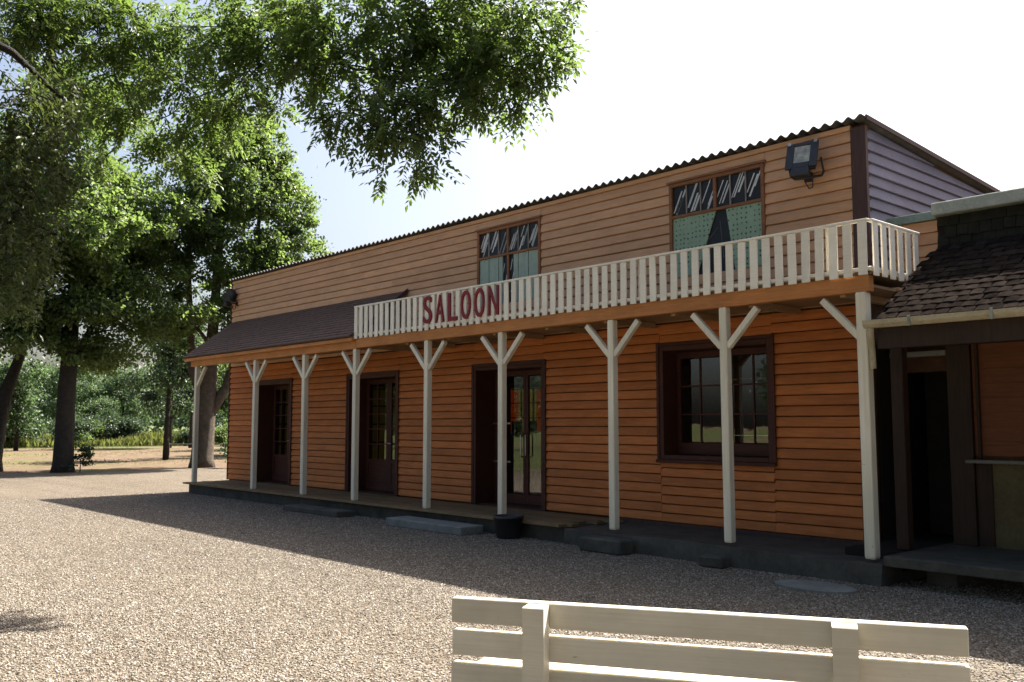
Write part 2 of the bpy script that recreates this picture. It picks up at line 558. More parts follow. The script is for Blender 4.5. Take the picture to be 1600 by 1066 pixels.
# ------------------------------------------------------------------ ground
def sheet(name, pts, z, mat, sub=None):
    me = bpy.data.meshes.new(name)
    me.from_pydata([(x, y, z) for x, y in pts], [], [tuple(range(len(pts)))])
    me.materials.append(mat)
    o = bpy.data.objects.new(name, me); COL.objects.link(o)
    return kind(o, 'structure')

sheet('ground', [(-900, -900), (900, -900), (900, 900), (-900, 900)], -0.012, M['field'])
sheet('meadow', [(-800, -300), (-66, -300), (-66.5, 8), (-68, 24), (-62, 60), (-40, 300), (-800, 800)], -0.006, M['lawn'])
edge = []
for k in range(60):
    t = k / 59
    edge.append((-32.6 - 2.4 * t + 0.45 * math.sin(t * 31) + rng.uniform(-.3, .3), 24 - 48 * t))
yard = [(12, 24)] + edge + [(-20, -26), (12, -26)]
sheet('gravel_yard', yard, 0.0, M['gravel'])
sheet('lawn', [(-60, -1.2), (-30, -1.6), (-18, -2.4), (-12, -4.5), (-10, -9), (-9, -26), (-60, -60)], 0.005, M['lawn'])

def gravel_scatter():
    """loose stones of the yard: real geometry, denser close by"""
    xs = np.arange(-22, 3.01, 0.5); ys = np.arange(-1.0, 11.01, 0.5)
    vs = []; dens = []; idx = {}
    for i, x in enumerate(xs):
        for j, y in enumerate(ys):
            idx[(i, j)] = len(vs); vs.append((x, y, 0.001))
            d = math.hypot(x, y)
            az = math.degrees(math.atan2(y, -x))
            ok = (7 < az < 77) and d > 4.4 and not (y > 9.1 and x < -4) and y < 9.6
            dens.append((2500 * (.82 + .18 * math.sin(2.1 * (y + .22 * x) + 1.5 * math.sin(.4 * x))) * min(1, (9 / max(d, 1)) ** 1.7)) if ok else 0)
    fs = [(idx[(i, j)], idx[(i + 1, j)], idx[(i + 1, j + 1)], idx[(i, j + 1)]) for i in range(len(xs) - 1) for j in range(len(ys) - 1)]
    fs = [f for f in fs if sum(dens[q] for q in f) > 0]
    me = bpy.data.meshes.new('gravel'); me.from_pydata(vs, [], fs)
    at = me.attributes.new('dens', 'FLOAT', 'POINT'); at.data.foreach_set('value', dens)
    o = bpy.data.objects.new('gravel', me); COL.objects.link(o); kind(o, 'stuff')
    o['label'] = 'loose beige gravel stones spread over the yard'
    ng = bpy.data.node_groups.new('gravel_scatter', 'GeometryNodeTree')
    ng.interface.new_socket('Geometry', in_out='INPUT', socket_type='NodeSocketGeometry')
    ng.interface.new_socket('Geometry', in_out='OUTPUT', socket_type='NodeSocketGeometry')
    N, L = ng.nodes, ng.links
    gi = N.new('NodeGroupInput'); go = N.new('NodeGroupOutput')
    at = N.new('GeometryNodeInputNamedAttribute'); at.data_type = 'FLOAT'; at.inputs[0].default_value = 'dens'
    dp = N.new('GeometryNodeDistributePointsOnFaces'); L.new(gi.outputs[0], dp.inputs['Mesh']); L.new(at.outputs[0], dp.inputs['Density'])
    ico = N.new('GeometryNodeMeshIcoSphere'); ico.inputs['Radius'].default_value = 0.0088; ico.inputs['Subdivisions'].default_value = 1
    sp = N.new('GeometryNodeSetPosition')
    nz = N.new('ShaderNodeTexNoise'); nz.inputs['Scale'].default_value = 70.0
    sb = N.new('ShaderNodeVectorMath'); sb.operation = 'SUBTRACT'; sb.inputs[1].default_value = (.5, .5, .5)
    sl = N.new('ShaderNodeVectorMath'); sl.operation = 'SCALE'; sl.inputs['Scale'].default_value = 0.012
    L.new(nz.outputs['Color'], sb.inputs[0]); L.new(sb.outputs[0], sl.inputs[0]); L.new(sl.outputs[0], sp.inputs['Offset'])
    L.new(ico.outputs['Mesh'], sp.inputs['Geometry'])
    sm = N.new('GeometryNodeSetMaterial'); sm.inputs['Material'].default_value = M['pebble']; L.new(sp.outputs[0], sm.inputs[0])
    rr = N.new('FunctionNodeRandomValue'); rr.data_type = 'FLOAT_VECTOR'
    rr.inputs[0].default_value = (-.6, -.6, 0); rr.inputs[1].default_value = (.6, .6, 6.28)
    rs = N.new('FunctionNodeRandomValue'); rs.data_type = 'FLOAT_VECTOR'
    rs.inputs[0].default_value = (.6, .5, .35); rs.inputs[1].default_value = (1.6, 1.2, .9)
    ip = N.new('GeometryNodeInstanceOnPoints')
    L.new(dp.outputs['Points'], ip.inputs['Points']); L.new(sm.outputs[0], ip.inputs['Instance'])
    L.new(rr.outputs[0], ip.inputs['Rotation']); L.new(rs.outputs[0], ip.inputs['Scale'])
    L.new(ip.outputs[0], go.inputs[0])
    md = o.modifiers.new('scatter', 'NODES'); md.node_group = ng
gravel_scatter()

# ------------------------------------------------------------------ the saloon
XL, XR, YW, YB = -21.80, -5.15, 10.20, 18.0
ZD = 0.25                      # deck level
ZT = 5.12                      # wall top at the front
SLOPE = -0.061
saloon = thing('saloon_building', 'orange clapboard saloon with long white balcony, porch posts and corrugated roof', 'building', (-13, YW, 0))
DOORS = [(-20.33, -18.68), (-16.32, -14.58), (-12.30, -10.58)]
WIN = (-8.25, -6.46, 1.12, 2.68)
ZDO = 2.57
UWIN = [(-12.22, -10.64, 3.62, 4.92), (-8.03, -6.50, 3.62, 4.94)]

# solid wall behind the boards, with its openings
wb = MB()
xs = [XL + .01]
for a, b in DOORS:
    wb.box(xs[-1], a, YW + .042, YW + .14, ZD - .2, 3.0); xs.append(b)
    wb.box(a, b, YW + .042, YW + .14, ZDO, 3.0)
wb.box(xs[-1], WIN[0], YW + .042, YW + .14, ZD - .2, 3.0)
wb.box(WIN[0], WIN[1], YW + .042, YW + .14, ZD - .2, WIN[2])
wb.box(WIN[0], WIN[1], YW + .042, YW + .14, WIN[3], 3.0)
wb.box(WIN[1], XR - .01, YW + .042, YW + .14, ZD - .2, 3.0)
lower = wb.build('wall', M['backing'], saloon)
upper = MB().box(XL + .01, XR - .01, YW + .042, YW + .14, 3.002, ZT + .02).build('wall', M['backing'], saloon)
zb = ZT + SLOPE * (YB - YW)
gable = MB().prism([(YW + .142, 0.0), (YB, 0.0), (YB, zb), (YW + .142, ZT)], XR - .14, XR - .042).build('gable_wall', M['backing'], saloon)
lg = MB()
GW = [(11.1, 12.2), (14.2, 15.5)]
yp = YW + .142
for a, b in GW:
    lg.box(XL + .04, XL + .14, yp, a, 0, 3.0); lg.box(XL + .04, XL + .14, a, b, 0, .55); lg.box(XL + .04, XL + .14, a, b, 2.62, 3.0); yp = b
lg.box(XL + .04, XL + .14, yp, YB, 0, 3.0)
lg.prism([(YW + .142, 3.001), (YB, 3.001), (YB, zb), (YW + .142, ZT)], XL + .04, XL + .14)
lgw = lg.build('gable_wall', M['gable_wood'], saloon)
for a, b in GW:
    f = MB()
    for t in (0, .5, 1):
        yy = a + .03 + (b - a - .06) * t
        f.box(XL + .06, XL + .11, yy - .03, yy + .03, .552, 2.618)
    for z in (.6, 1.1, 1.6, 2.1, 2.57):
        f.box(XL + .115, XL + .13, a + .001, b - .001, z - .02, z + .02)
    f.build('window', M['dark_wood'], lgw)
    MB().box(XL + .05, XL + .055, a + .002, b - .002, .552, 2.618).build('curtain', M['yellow_cloth'], lgw)

_bm = {}
def board_mesh(length, pitch, mat, sx=0):
    key = (round(length, 3), pitch, mat.name)
    if key not in _bm:
        h = pitch
        g = .010 if pitch < .135 else .005
        prof = [(0.04, g), (0.0, g), (-0.009, g + .008), (-0.004, h * .55), (0.012, h - .006), (0.022, h), (0.04, h)]
        _bm[key] = MB().prism(prof, 0, length).mesh('board', mat)
    return _bm[key]

def boards(wall, x0, x1, z0, z1, pitch, mat, n=1):
    """lap boards between x0..x1, z0..z1, each an object of its own"""
    rows = max(1, round((z1 - z0) / pitch)); p = round((z1 - z0) / rows, 4)
    seg = (x1 - x0) / n
    for r in range(rows):
        cuts = [x0 + k * seg for k in range(n + 1)]
        if x1 - x0 > 2.3 and pitch > .135:            # butt joints fall where the timber ran out
            cuts = [x0] + [c + round(rng.uniform(-.42, .42) * seg, 1) for c in cuts[1:-1]] + [x1]
        for k in range(n):
            seg_ = cuts[k + 1] - cuts[k]
            o = place(board_mesh(seg_ - .004, p, mat), 'board', wall, (cuts[k] + .002, YW + rng.uniform(-.002, .002), z0 + r * p))
            o.rotation_euler = (0, rng.normal(0, .0006), 0)

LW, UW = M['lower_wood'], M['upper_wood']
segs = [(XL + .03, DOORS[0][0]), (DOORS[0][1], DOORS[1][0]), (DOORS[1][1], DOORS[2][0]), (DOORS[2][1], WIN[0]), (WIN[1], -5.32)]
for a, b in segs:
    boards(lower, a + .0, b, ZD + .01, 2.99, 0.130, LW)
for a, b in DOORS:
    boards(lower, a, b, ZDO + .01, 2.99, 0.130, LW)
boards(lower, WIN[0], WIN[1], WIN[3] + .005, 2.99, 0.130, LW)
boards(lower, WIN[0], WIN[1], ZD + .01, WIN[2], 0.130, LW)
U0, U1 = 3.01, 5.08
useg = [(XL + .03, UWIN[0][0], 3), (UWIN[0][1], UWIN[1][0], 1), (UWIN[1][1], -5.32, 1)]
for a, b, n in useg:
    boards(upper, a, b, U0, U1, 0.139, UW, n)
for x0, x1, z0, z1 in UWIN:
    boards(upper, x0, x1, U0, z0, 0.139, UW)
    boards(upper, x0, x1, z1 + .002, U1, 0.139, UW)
# gable boards on the right end wall, cut by the roof slope
for r in range(15):
    z0 = 3.01 + r * .139; z1 = z0 + .139
    y1 = min(YB, YW + (ZT - z0 - .05) / -SLOPE)
    y2 = min(YB, YW + (ZT - z1 - .05) / -SLOPE)
    if y2 <= YW + .3: y2 = YW + .3
    if y1 <= YW + .3: continue
    g = MB(); z0 += .006
    vs = [(XR - .04, YW + .01, z0), (XR + .008, YW + .01, z0 + .006), (XR - .015, YW + .01, z1 - .004), (XR - .04, YW + .01, z1 - .004),
          (XR - .04, y1, z0), (XR + .008, y1, z0 + .006), (XR - .015, y2, z1 - .004), (XR - .04, y2, z1 - .004)]
    g.add(vs, [(0, 1, 2, 3), (4, 7, 6, 5), (0, 4, 5, 1), (1, 5, 6, 2), (2, 6, 7, 3), (3, 7, 4, 0)])
    g.build('board', M['gable_wood'], gable)

# corner boards
for x0, x1, z0, z1 in ((-5.318, XR + .022, 3.0, ZT - .02), (-5.318, XR + .005, ZD, 2.995), (XL - .01, XL + .028, ZD, ZT - .03)):
    MB().cbox(x0, x1, YW - .018, YW + .04, z0, z1, .004).build('corner_board', M['corner'], saloon)
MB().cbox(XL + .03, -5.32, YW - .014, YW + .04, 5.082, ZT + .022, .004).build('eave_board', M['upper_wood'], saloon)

# corrugated roof: sheet with waves running down the slope
rb = MB()
PW = 0.150
nx = int((XR + .06 - XL + .06) / PW * 8)
Xs = np.linspace(XL - .06, XR + .06, nx + 1)
rows = [(YW - .09, 0), (YW + .5, 0), (YB + .2, 0)]
vs = []
for t in (0.0, 0.012):
    for y, _ in rows:
        for x in Xs:
            w = .024 * math.cos(2 * math.pi * (x - XL) / PW)
            sag = .006 * math.sin(x * .9) + .004 * math.sin(x * 2.3)
            vs.append((x, y, ZT + .052 + SLOPE * (y - YW) + w + t + sag))
n = nx + 1; fs = []
for j in range(2):
    for i in range(nx):
        a = j * n + i
        fs.append((a, a + n, a + n + 1, a + 1))
        b = a + 3 * n
        fs.append((b, b + 1, b + n + 1, b + n))
for i in range(nx):
    fs.append((i, i + 1, 3 * n + i + 1, 3 * n + i))
    q = 2 * n + i
    fs.append((q, 3 * n + q, 3 * n + q + 1, q + 1))
rb.add(vs, fs)
roof = rb.build('roof', M['roof_sheet'], saloon, smooth=False)
MB().prism([(YW - .09, ZT + .02), (YB + .2, zb + .01), (YB + .2, zb + .065), (YW - .09, ZT + .075)], XR + .062, XR + .085).build('barge_board', M['corner'], roof)

# porch: beam, soffit, posts with braces
YP = 9.10
MB().cbox(-21.44, -14.262, YP - .055, YP + .055, 2.955, 3.145, .006).build('porch_beam', M['beam_wood'], saloon, at=(-21.44, YP, 2.95))
MB().cbox(-14.258, -4.575, YP - .055, YP + .055, 2.965, 3.135, .006).build('porch_beam', M['beam_wood'], saloon, at=(-14.2, YP, 2.95))
MB().box(-14.25, -4.60, YP + .06, YW - .02, 3.02, 3.05).build('soffit', M['soffit'], saloon, at=(-14.2, YP, 3))
for k in range(9):
    x = -14.0 + k * 1.13
    MB().cbox(x, x + .07, YP + .058, YW - .03, 2.94, 3.018, .004).build('joist', M['soffit'], saloon, at=(x, YP, 2.94))
MB().box(-21.42, -14.27, YP + .06, YW - .02, 3.075, 3.095).build('soffit', M['soffit'], saloon, at=(-21, YP, 3))
posts = [-21.18, -18.21, -16.13, -14.31, -12.17, -10.33, -8.14, -6.37, -4.66]
pm = MB().cbox(-.05, .05, -.05, .05, 0, 1.0, .008).mesh('porch_post', M['post'])
def brace_mesh(s):
    a = Matrix.Translation((s * .045, 0, 2.50)) @ Matrix.Rotation(s * R(44), 4, 'Y')
    return MB().cbox(-.036, .036, -.034, .034, 0.0, .585, .005, a).mesh('brace', M['post'])
bml, bmr = brace_mesh(-1), brace_mesh(1)
for i, x in enumerate(posts):
    zb0 = {8: .245, 6: .25}.get(i, ZD)
    o = place(pm, 'porch_post', saloon, (x, YP, zb0))
    o.scale = (1, 1, (2.953 - zb0) if i < 4 else (2.963 - zb0)); o.rotation_euler = (rng.normal(0, .002), rng.normal(0, .003), 0)
    if i == 8:
        o.scale = (1.15, 1.15, o.scale[2])
    for sgn, me in ((-1, bml), (1, bmr)):
        if (i == 0 and sgn < 0) or (i == 8 and sgn > 0): continue
        b = bpy.data.objects.new('brace', me); COL.objects.link(b); b.parent = o
        b.location = (0, 0, -zb0 / o.scale[2]); b.scale = (1 / o.scale[0], 1 / o.scale[1], 1 / o.scale[2])

# porch roof on the left, shingled
pr = MB().prism([(YP - .14, 3.15), (YW - .02, 4.07), (YW - .02, 4.10), (YP - .14, 3.18)], -21.62, -14.28).build('porch_roof', M['shingle'], saloon, at=(-21.6, YP, 3.1))
sh = MB()
nr = 15
for r in range(nr):
    t0, t1 = r / nr, (r + 1) / nr
    y0 = YP - .17 + t0 * (YW - YP + .14); z0 = 3.172 + t0 * .922
    y1 = YP - .17 + (t1 + .02) * (YW - YP + .14); z1 = 3.172 + (t1 + .02) * .922
    x = -21.64 - (0.12 if r % 2 else 0)
    while x < -14.28:
        w = rng.uniform(.2, .3)
        a, b = max(x, -21.64), min(x + w - .006, -14.28)
        th = .016 + rng.uniform(0, .008)
        if b - a > .03:
            sh.prism([(y0, z0), (y0 - .006, z0 + th), (y1, z1 + .006), (y1, z1)], a, b)
        x += w
kind(sh.build('shingles', M['shingle'], pr, at=(-21.6, YP, 3.1)), 'stuff')
MB().prism([(YP - .15, 3.15), (YW - .02, 4.085), (YW - .02, 4.16), (YP - .15, 3.215)], -14.277, -14.255).build('barge_board', M['corner'], pr)
MB().cbox(-21.64, -14.27, YP - .14, YP - .06, 3.085, 3.165, .005).build('fascia', M['beam_wood'], pr)

# balcony with its slatted railing
balc = MB().box(-14.24, -4.56, YP - .04, YW - .022, 3.139, 3.165).build('balcony', M['deck'], saloon, at=(-14.2, YP, 3.1))
ZR0, ZR1 = 3.13, 3.71
slat = MB().cbox(-.0485, .0485, -.011, .011, 0, ZR1 - ZR0 - .018, .004).mesh('baluster', M['white'])
PB = 0.1622
nb = int(round((14.22 - 4.60) / PB))
for k in range(nb + 1):
    x = -14.21 + k * (14.21 - 4.615) / nb
    o = place(slat, 'baluster', balc, (x, YP - .085, ZR0 + rng.uniform(-.012, .001)))
    o.rotation_euler = (0, rng.normal(0, .008), 0)
for k in range(6):
    y = YP + .04 + k * .185
    o = place(slat, 'baluster', balc, (-4.535, y, ZR0 + rng.uniform(-.010, .001)))
    o.rotation_euler = (0, 0, R(90))
for x0, x1 in ((-14.26, -9.44), (-9.437, -4.55)):
    MB().cbox(x0, x1, YP - .102, YP - .036, 3.688, 3.716, .004).build('rail', M['white'], balc, at=(x0, YP, 3.6))
    MB().cbox(x0, x1, YP - .072, YP - .038, 3.175, 3.215, .004).build('rail', M['white'], balc, at=(x0, YP, 3.2))
for z, w in ((3.688, .028), (3.18, .045)):
    MB().cbox(-4.582, -4.52 if w < .03 else -4.55, YP - .034, YW - .05, z, z + w, .004).build('rail', M['white'], balc, at=(-4.56, YP, z))
for x in (-9.44, -7.63, -5.02, -14.2, -11.9):
    MB().cbox(x - .035, x + .035, YP - .034, YP + .03, 3.167, 3.686, .004).build('rail_post', M['white'], balc, at=(x, YP, 3.1))

# the red letters, cut-out boards on the railing
def letter(ch, x, w, z0, h):
    cu = bpy.data.curves.new('letter', 'FONT')
    cu.body = ch; cu.extrude = .012; cu.size = 1.0; cu.offset = 0.004
    tmp = bpy.data.objects.new('tmp', cu); COL.objects.link(tmp)
    dg = bpy.context.evaluated_depsgraph_get(); dg.update()
    me = bpy.data.meshes.new_from_object(tmp.evaluated_get(dg))
    bpy.data.objects.remove(tmp); bpy.data.curves.remove(cu)
    co = np.zeros(len(me.vertices) * 3); me.vertices.foreach_get('co', co); co = co.reshape(-1, 3)
    mn, mx = co.min(0), co.max(0)
    out = np.empty_like(co)
    out[:, 0] = (co[:, 0] - mn[0]) / (mx[0] - mn[0]) * w
    out[:, 2] = (co[:, 1] - mn[1]) / (mx[1] - mn[1]) * h
    out[:, 1] = -co[:, 2]
    me.vertices.foreach_set('co', out.ravel()); me.update()
    me.materials.clear(); me.materials.append(M['red'])
    me.name = 'letter'
    return place(me, 'letter', balc, (x, YP - .111, z0))
for k, ch in enumerate('SALOON'):
    letter(ch, -12.15 + k * .327, .225, 3.215 + rng.uniform(-.012, .012), .445)

# deck: boards on the left, rough concrete on the right
deck = MB().box(-21.42, -9.0, YP - .02, YW + .03, 0.0, ZD - .04).build('deck', M['concrete'], saloon, at=(-15, YP, 0))
for k in range(8):
    y0 = YP - .14 + k * .155
    for a, b in ((-21.5, -17.3), (-17.296, -13.1), (-13.096, -8.98 + rng.uniform(-.25, .2))):
        MB().cbox(a, b, y0, y0 + .15, ZD - .038, ZD + rng.uniform(-.004, .004), .003).build('plank', M['deck'], deck, at=(a, y0, ZD))
pl = MB()
pv = []
for (x, y) in [(-8.97, YP - .1), (-8.3, YP - .17), (-7.2, YP - .12), (-6.1, YP - .2), (-5.2, YP - .13), (-4.5, YP - .16), (-4.5, YW + .03), (-8.97, YW + .03)]:
    pv.append((x, y))
n = len(pv)
pl.add([(x, y, 0) for x, y in pv] + [(x, y + (.03 if y < 10 else 0), .215 + rng.uniform(-.02, .02)) for x, y in pv],
       [tuple(range(n))[::-1], tuple(range(n, 2 * n))] + [(i, (i + 1) % n, n + (i + 1) % n, n + i) for i in range(n)])
pl.build('concrete_plinth', M['concrete'], saloon)
MB().box(-9.0, XR - .02, YW - .02, YW + .04, .2, ZD + .015).build('sill_beam', M['corner'], saloon)

# doors
def casing(parent, x0, x1, z0, z1, y0, y1, w, m, name='casing', sill=False):
    MB().cbox(x0 - w, x0, y0, y1, z0, z1 + w, .004).build(name, m, parent)
    MB().cbox(x1, x1 + w, y0, y1, z0, z1 + w, .004).build(name, m, parent)
    MB().cbox(x0 + .001, x1 - .001, y0, y1, z1, z1 + w, .004).build(name, m, parent)
    if sill:
        MB().cbox(x0 - w, x1 + w, y0 - .03, y1, z0 - w, z0 - .001, .004).build(name, m, parent)

def leaf(parent, x0, x1, z0, z1, y, cols, rws, panel, m=None):
    """door or casement leaf: stiles, rails and glazing bars, with panes of glass"""
    m = m or M['dark_wood']
    st = .085 if panel else .06
    f = MB()
    f.cbox(x0, x0 + st, y, y + .045, z0, z1, .004); f.cbox(x1 - st, x1, y, y + .045, z0, z1, .004)
    f.cbox(x0 + st, x1 - st, y, y + .045, z0, z0 + .16, .004); f.cbox(x0 + st, x1 - st, y, y + .045, z1 - .09, z1, .004)
    gz0 = z0 + .16
    if panel > 0:
        gz0 = z0 + panel
        f.cbox(x0 + st, x1 - st, y + .012, y + .034, z0 + .16, gz0 - .07, .004)
        f.cbox(x0 + st, x1 - st, y, y + .045, gz0 - .07, gz0, .004)
    gx0, gx1, gz1 = x0 + st, x1 - st, z1 - .09
    b = .022
    for c in range(1, cols):
        xx = gx0 + (gx1 - gx0) * c / cols
        f.box(xx - b / 2, xx + b / 2, y + .006, y + .04, gz0, gz1)
    for r in range(1, rws):
        zz = gz0 + (gz1 - gz0) * r / rws
        for c in range(cols):
            a = gx0 + (gx1 - gx0) * c / cols + (b / 2 if c else 0); e = gx0 + (gx1 - gx0) * (c + 1) / cols - (b / 2 if c < cols - 1 else 0)
            f.box(a, e, y + .008, y + .038, zz - b / 2, zz + b / 2)
    f.build('leaf', m, parent, at=(x0, y, z0))
    for c in range(cols):
        for r in range(rws):
            a = gx0 + (gx1 - gx0) * c / cols + b / 2; e = gx0 + (gx1 - gx0) * (c + 1) / cols - b / 2
            za = gz0 + (gz1 - gz0) * r / rws + b / 2; ze = gz0 + (gz1 - gz0) * (r + 1) / rws - b / 2
            g = MB().box(a, e, y + .020, y + .025, za, ze).build('pane', M['glass'], parent, at=(a, y, za))
            g.rotation_euler = (rng.normal(0, .003), 0, rng.normal(0, .003))

for k, (a, b) in enumerate(DOORS):
    d = MB()
    d.cbox(a + .002, a + .055, YW - .02, YW + .56, ZD, ZDO - .002, .004)
    d.cbox(b - .055, b - .002, YW - .02, YW + .56, ZD, ZDO - .002, .004)
    d.cbox(a + .056, b - .056, YW - .02, YW + .56, ZDO - .06, ZDO - .002, .004)
    d.box(a + .056, b - .056, YW + .04, YW + .56, ZD - .03, ZD + .02)
    dr = d.build('door', M['dark_wood'], saloon)
    casing(dr, a + .002, b - .002, ZD, ZDO, YW - .03, YW - .012, .055, M['dark_wood'])
    mid = (a + b) / 2
    ztop = ZDO - .065
    yl = YW + .40
    if k == 2:
        for p, q in ((a + .06, mid - .002), (mid + .002, b - .06)):
            leaf(dr, p, q, ZD + .025, ztop, yl, 1, 1, 0)
        for xx in (mid - .06, mid + .06):
            MB().tube([(xx, yl - .01, 1.05), (xx, yl - .06, 1.08), (xx, yl - .06, 1.42), (xx, yl - .01, 1.45)], .011, 8).build('handle', M['chrome'], dr)
        for z in (.95, 1.6):
            MB().cbox(a + .058, a + .50, yl - .03, yl - .008, z, z + .03, .003).build('push_bar', M['chrome'], dr)
    else:
        for p, q in ((a + .06, mid - .002), (mid + .002, b - .06)):
            leaf(dr, p, q, ZD + .025, ztop, yl, 2, 5, .62)
        MB().tube([(mid + .05, yl - .005, 1.22), (mid + .05, yl - .05, 1.22), (mid + .15, yl - .05, 1.215)], .010, 8).build('handle', M['chrome'], dr)

# ground-floor window
x0, x1, z0, z1 = WIN
w = MB()
w.cbox(x0 + .002, x0 + .07, YW - .02, YW + .42, z0, z1 - .002, .004); w.cbox(x1 - .07, x1 - .002, YW - .02, YW + .42, z0, z1 - .002, .004)
w.cbox(x0 + .071, x1 - .071, YW - .02, YW + .42, z1 - .07, z1 - .002, .004); w.cbox(x0 + .071, x1 - .071, YW - .02, YW + .42, z0, z0 + .06, .004)
wd = w.build('window', M['dark_wood'], saloon)
casing(wd, x0 + .002, x1 - .002, z0, z1, YW - .034, YW - .012, .045, M['dark_wood'], 'frame', True)
mid = (x0 + x1) / 2
for p, q in ((x0 + .075, mid - .03), (mid + .03, x1 - .075)):
    leaf(wd, p, q, z0 + .065, z1 - .075, YW + .28, 2, 3, 0)
MB().cbox(mid - .028, mid + .028, YW + .26, YW + .34, z0 + .062, z1 - .072, .004).build('mullion', M['dark_wood'], wd)

# painted dummy windows of the upper storey
def painted_window(x0, x1, z0, z1, zm, strokes, seed):
    rg = np.random.default_rng(seed)
    f = MB()
    f.cbox(x0, x0 + .05, YW - .025, YW + .04, z0, z1, .004); f.cbox(x1 - .05, x1, YW - .025, YW + .04, z0, z1, .004)
    f.cbox(x0 + .05, x1 - .05, YW - .025, YW + .04, z1 - .05, z1, .004)
    f.cbox(x0 + .05, x1 - .05, YW - .02, YW + .04, zm - .02, zm + .02, .004)
    wn_ = f.build('painted_window', M['win_frame'], saloon)
    MB().cbox(x0 - .03, x1 + .03, YW - .045, YW - .002, z1 + .001, z1 + .03, .004).build('head_board', M['win_frame'], wn_)
    mid = (x0 + x1) / 2
    MB().box(mid - .022, mid + .022, YW - .018, YW + .03, zm + .02, z1 - .05).build('mullion', M['win_frame'], wn_)
    wp = (x1 - x0 - .1) / 6
    for k in range(6):
        a = x0 + .05 + k * wp; b = a + wp
        MB().box(a + .003, b - .003, YW + .012, YW + .03, zm + .021, z1 - .051).build('pane', M['pane_black'], wn_)
        if k not in (0, 3):
            MB().box(a - .008, a + .008, YW - .006, YW + .02, zm + .021, z1 - .051).build('glazing_bar', M['muntin'], wn_)
        s = MB()
        H = z1 - zm - .07
        for q in range(strokes):
            u = (q + .5) / strokes + rg.uniform(-.1, .1)
            ln = rg.uniform(.4, .8) * H; wdt = rg.uniform(.012, .036)
            zc = zm + .03 + ln / 2 + (H - ln) * rg.uniform(0, 1); xc = a + .025 + (wp - .05) * u
            dx = ln * .24; dz = ln / 2
            if xc - dx < a + .004: xc = a + .004 + dx
            if xc + dx + wdt > b - .004: xc = b - .004 - dx - wdt
            s.add([(xc - dx, YW + .0095, zc - dz), (xc - dx + wdt, YW + .0095, zc - dz), (xc + dx + wdt, YW + .0095, zc + dz), (xc + dx, YW + .0095, zc + dz),
                   (xc - dx, YW + .0115, zc - dz), (xc - dx + wdt, YW + .0115, zc - dz), (xc + dx + wdt, YW + .0115, zc + dz), (xc + dx, YW + .0115, zc + dz)],
                  [(0, 1, 2, 3), (7, 6, 5, 4), (0, 4, 5, 1), (1, 5, 6, 2), (2, 6, 7, 3), (3, 7, 4, 0)])
        s.build('painted_glint', M['stroke'], wn_)
    MB().box(x0 + .052, x1 - .052, YW + .022, YW + .036, z0 + .002, zm - .021).build('pane', M['pane_black'], wn_)
    return wn_, mid

def curtain(parent, top, bot, z0, z1, mat, folds):
    """painted board cut to the outline of a drawn curtain; top and bot are x ranges"""
    c = MB(); n = folds
    for i in range(n):
        t0, t1 = i / n, (i + 1) / n
        ya, yb = YW + .004 - .006 * (i % 2), YW + .004 - .006 * ((i + 1) % 2)
        bx0 = bot[0] + (bot[1] - bot[0]) * t0; bx1 = bot[0] + (bot[1] - bot[0]) * t1
        tx0 = top[0] + (top[1] - top[0]) * t0; tx1 = top[0] + (top[1] - top[0]) * t1
        c.add([(bx0, ya, z0), (bx1, yb, z0), (tx1, yb, z1), (tx0, ya, z1), (bx0, YW + .02, z0), (bx1, YW + .02, z0), (tx1, YW + .02, z1), (tx0, YW + .02, z1)],
              [(0, 1, 2, 3), (7, 6, 5, 4), (0, 4, 5, 1), (2, 6, 7, 3)] + ([(3, 7, 4, 0)] if i == 0 else []) + ([(1, 5, 6, 2)] if i == n - 1 else []))
    return c.build('curtain', mat, parent)

x0, x1, z0, z1 = UWIN[1]; zm = 4.465
pw, mid = painted_window(x0, x1, z0, z1, zm, 3, 5)
curtain(pw, (x0 + .05, mid), (x0 + .05, mid - .32), z0, zm - .022, M['curtain'], 8)
curtain(pw, (mid + .165, x1 - .05), (mid + .29, x1 - .05), z0, zm - .022, M['curtain'], 8)
s = MB()
for (a, b, c, d, wdt) in ((-.10, -.24, 4.36, 4.02, .016), (.02, -.2, 4.22, 4.02, .013), (.05, .1, 4.3, 3.8, .012), (-.26, -.1, 3.98, 3.93, .02)):
    s.add([(mid + b, YW + .019, d), (mid + b + wdt, YW + .019, d), (mid + a + wdt, YW + .019, c), (mid + a, YW + .019, c)], [(0, 1, 2, 3)])
s.build('painted_glint', M['figure'], pw)
x0, x1, z0, z1 = UWIN[0]; zm = 4.435
pw, mid = painted_window(x0, x1, z0, z1, zm, 4, 9)
for k in range(6):
    wp = (x1 - x0 - .1) / 6
    a = x0 + .05 + k * wp; b = a + wp
    if k == 2: b -= wp * .55
    if k == 3: a += wp * .5
    curtain(pw, (a + .006, b - .006), (a + .006, b - .006), z0, zm - .022, M['curtain_plain'], 3)
MB().box(mid - .022, mid + .022, YW - .012, YW + .02, z0, zm - .022).build('mullion', M['win_frame'], pw)
s = MB()
for (dx, zc) in ((-.14, 4.2), (-.08, 4.02), (-.12, 3.9), (.05, 4.25), (.09, 4.05), (.06, 3.88)):
    s.add([(mid + dx - .02, YW + .019, zc - .09), (mid + dx - .004, YW + .019, zc - .09), (mid + dx + .04, YW + .019, zc + .09), (mid + dx + .024, YW + .019, zc + .09)], [(0, 1, 2, 3)])
s.build('painted_glint', M['stroke'], pw)

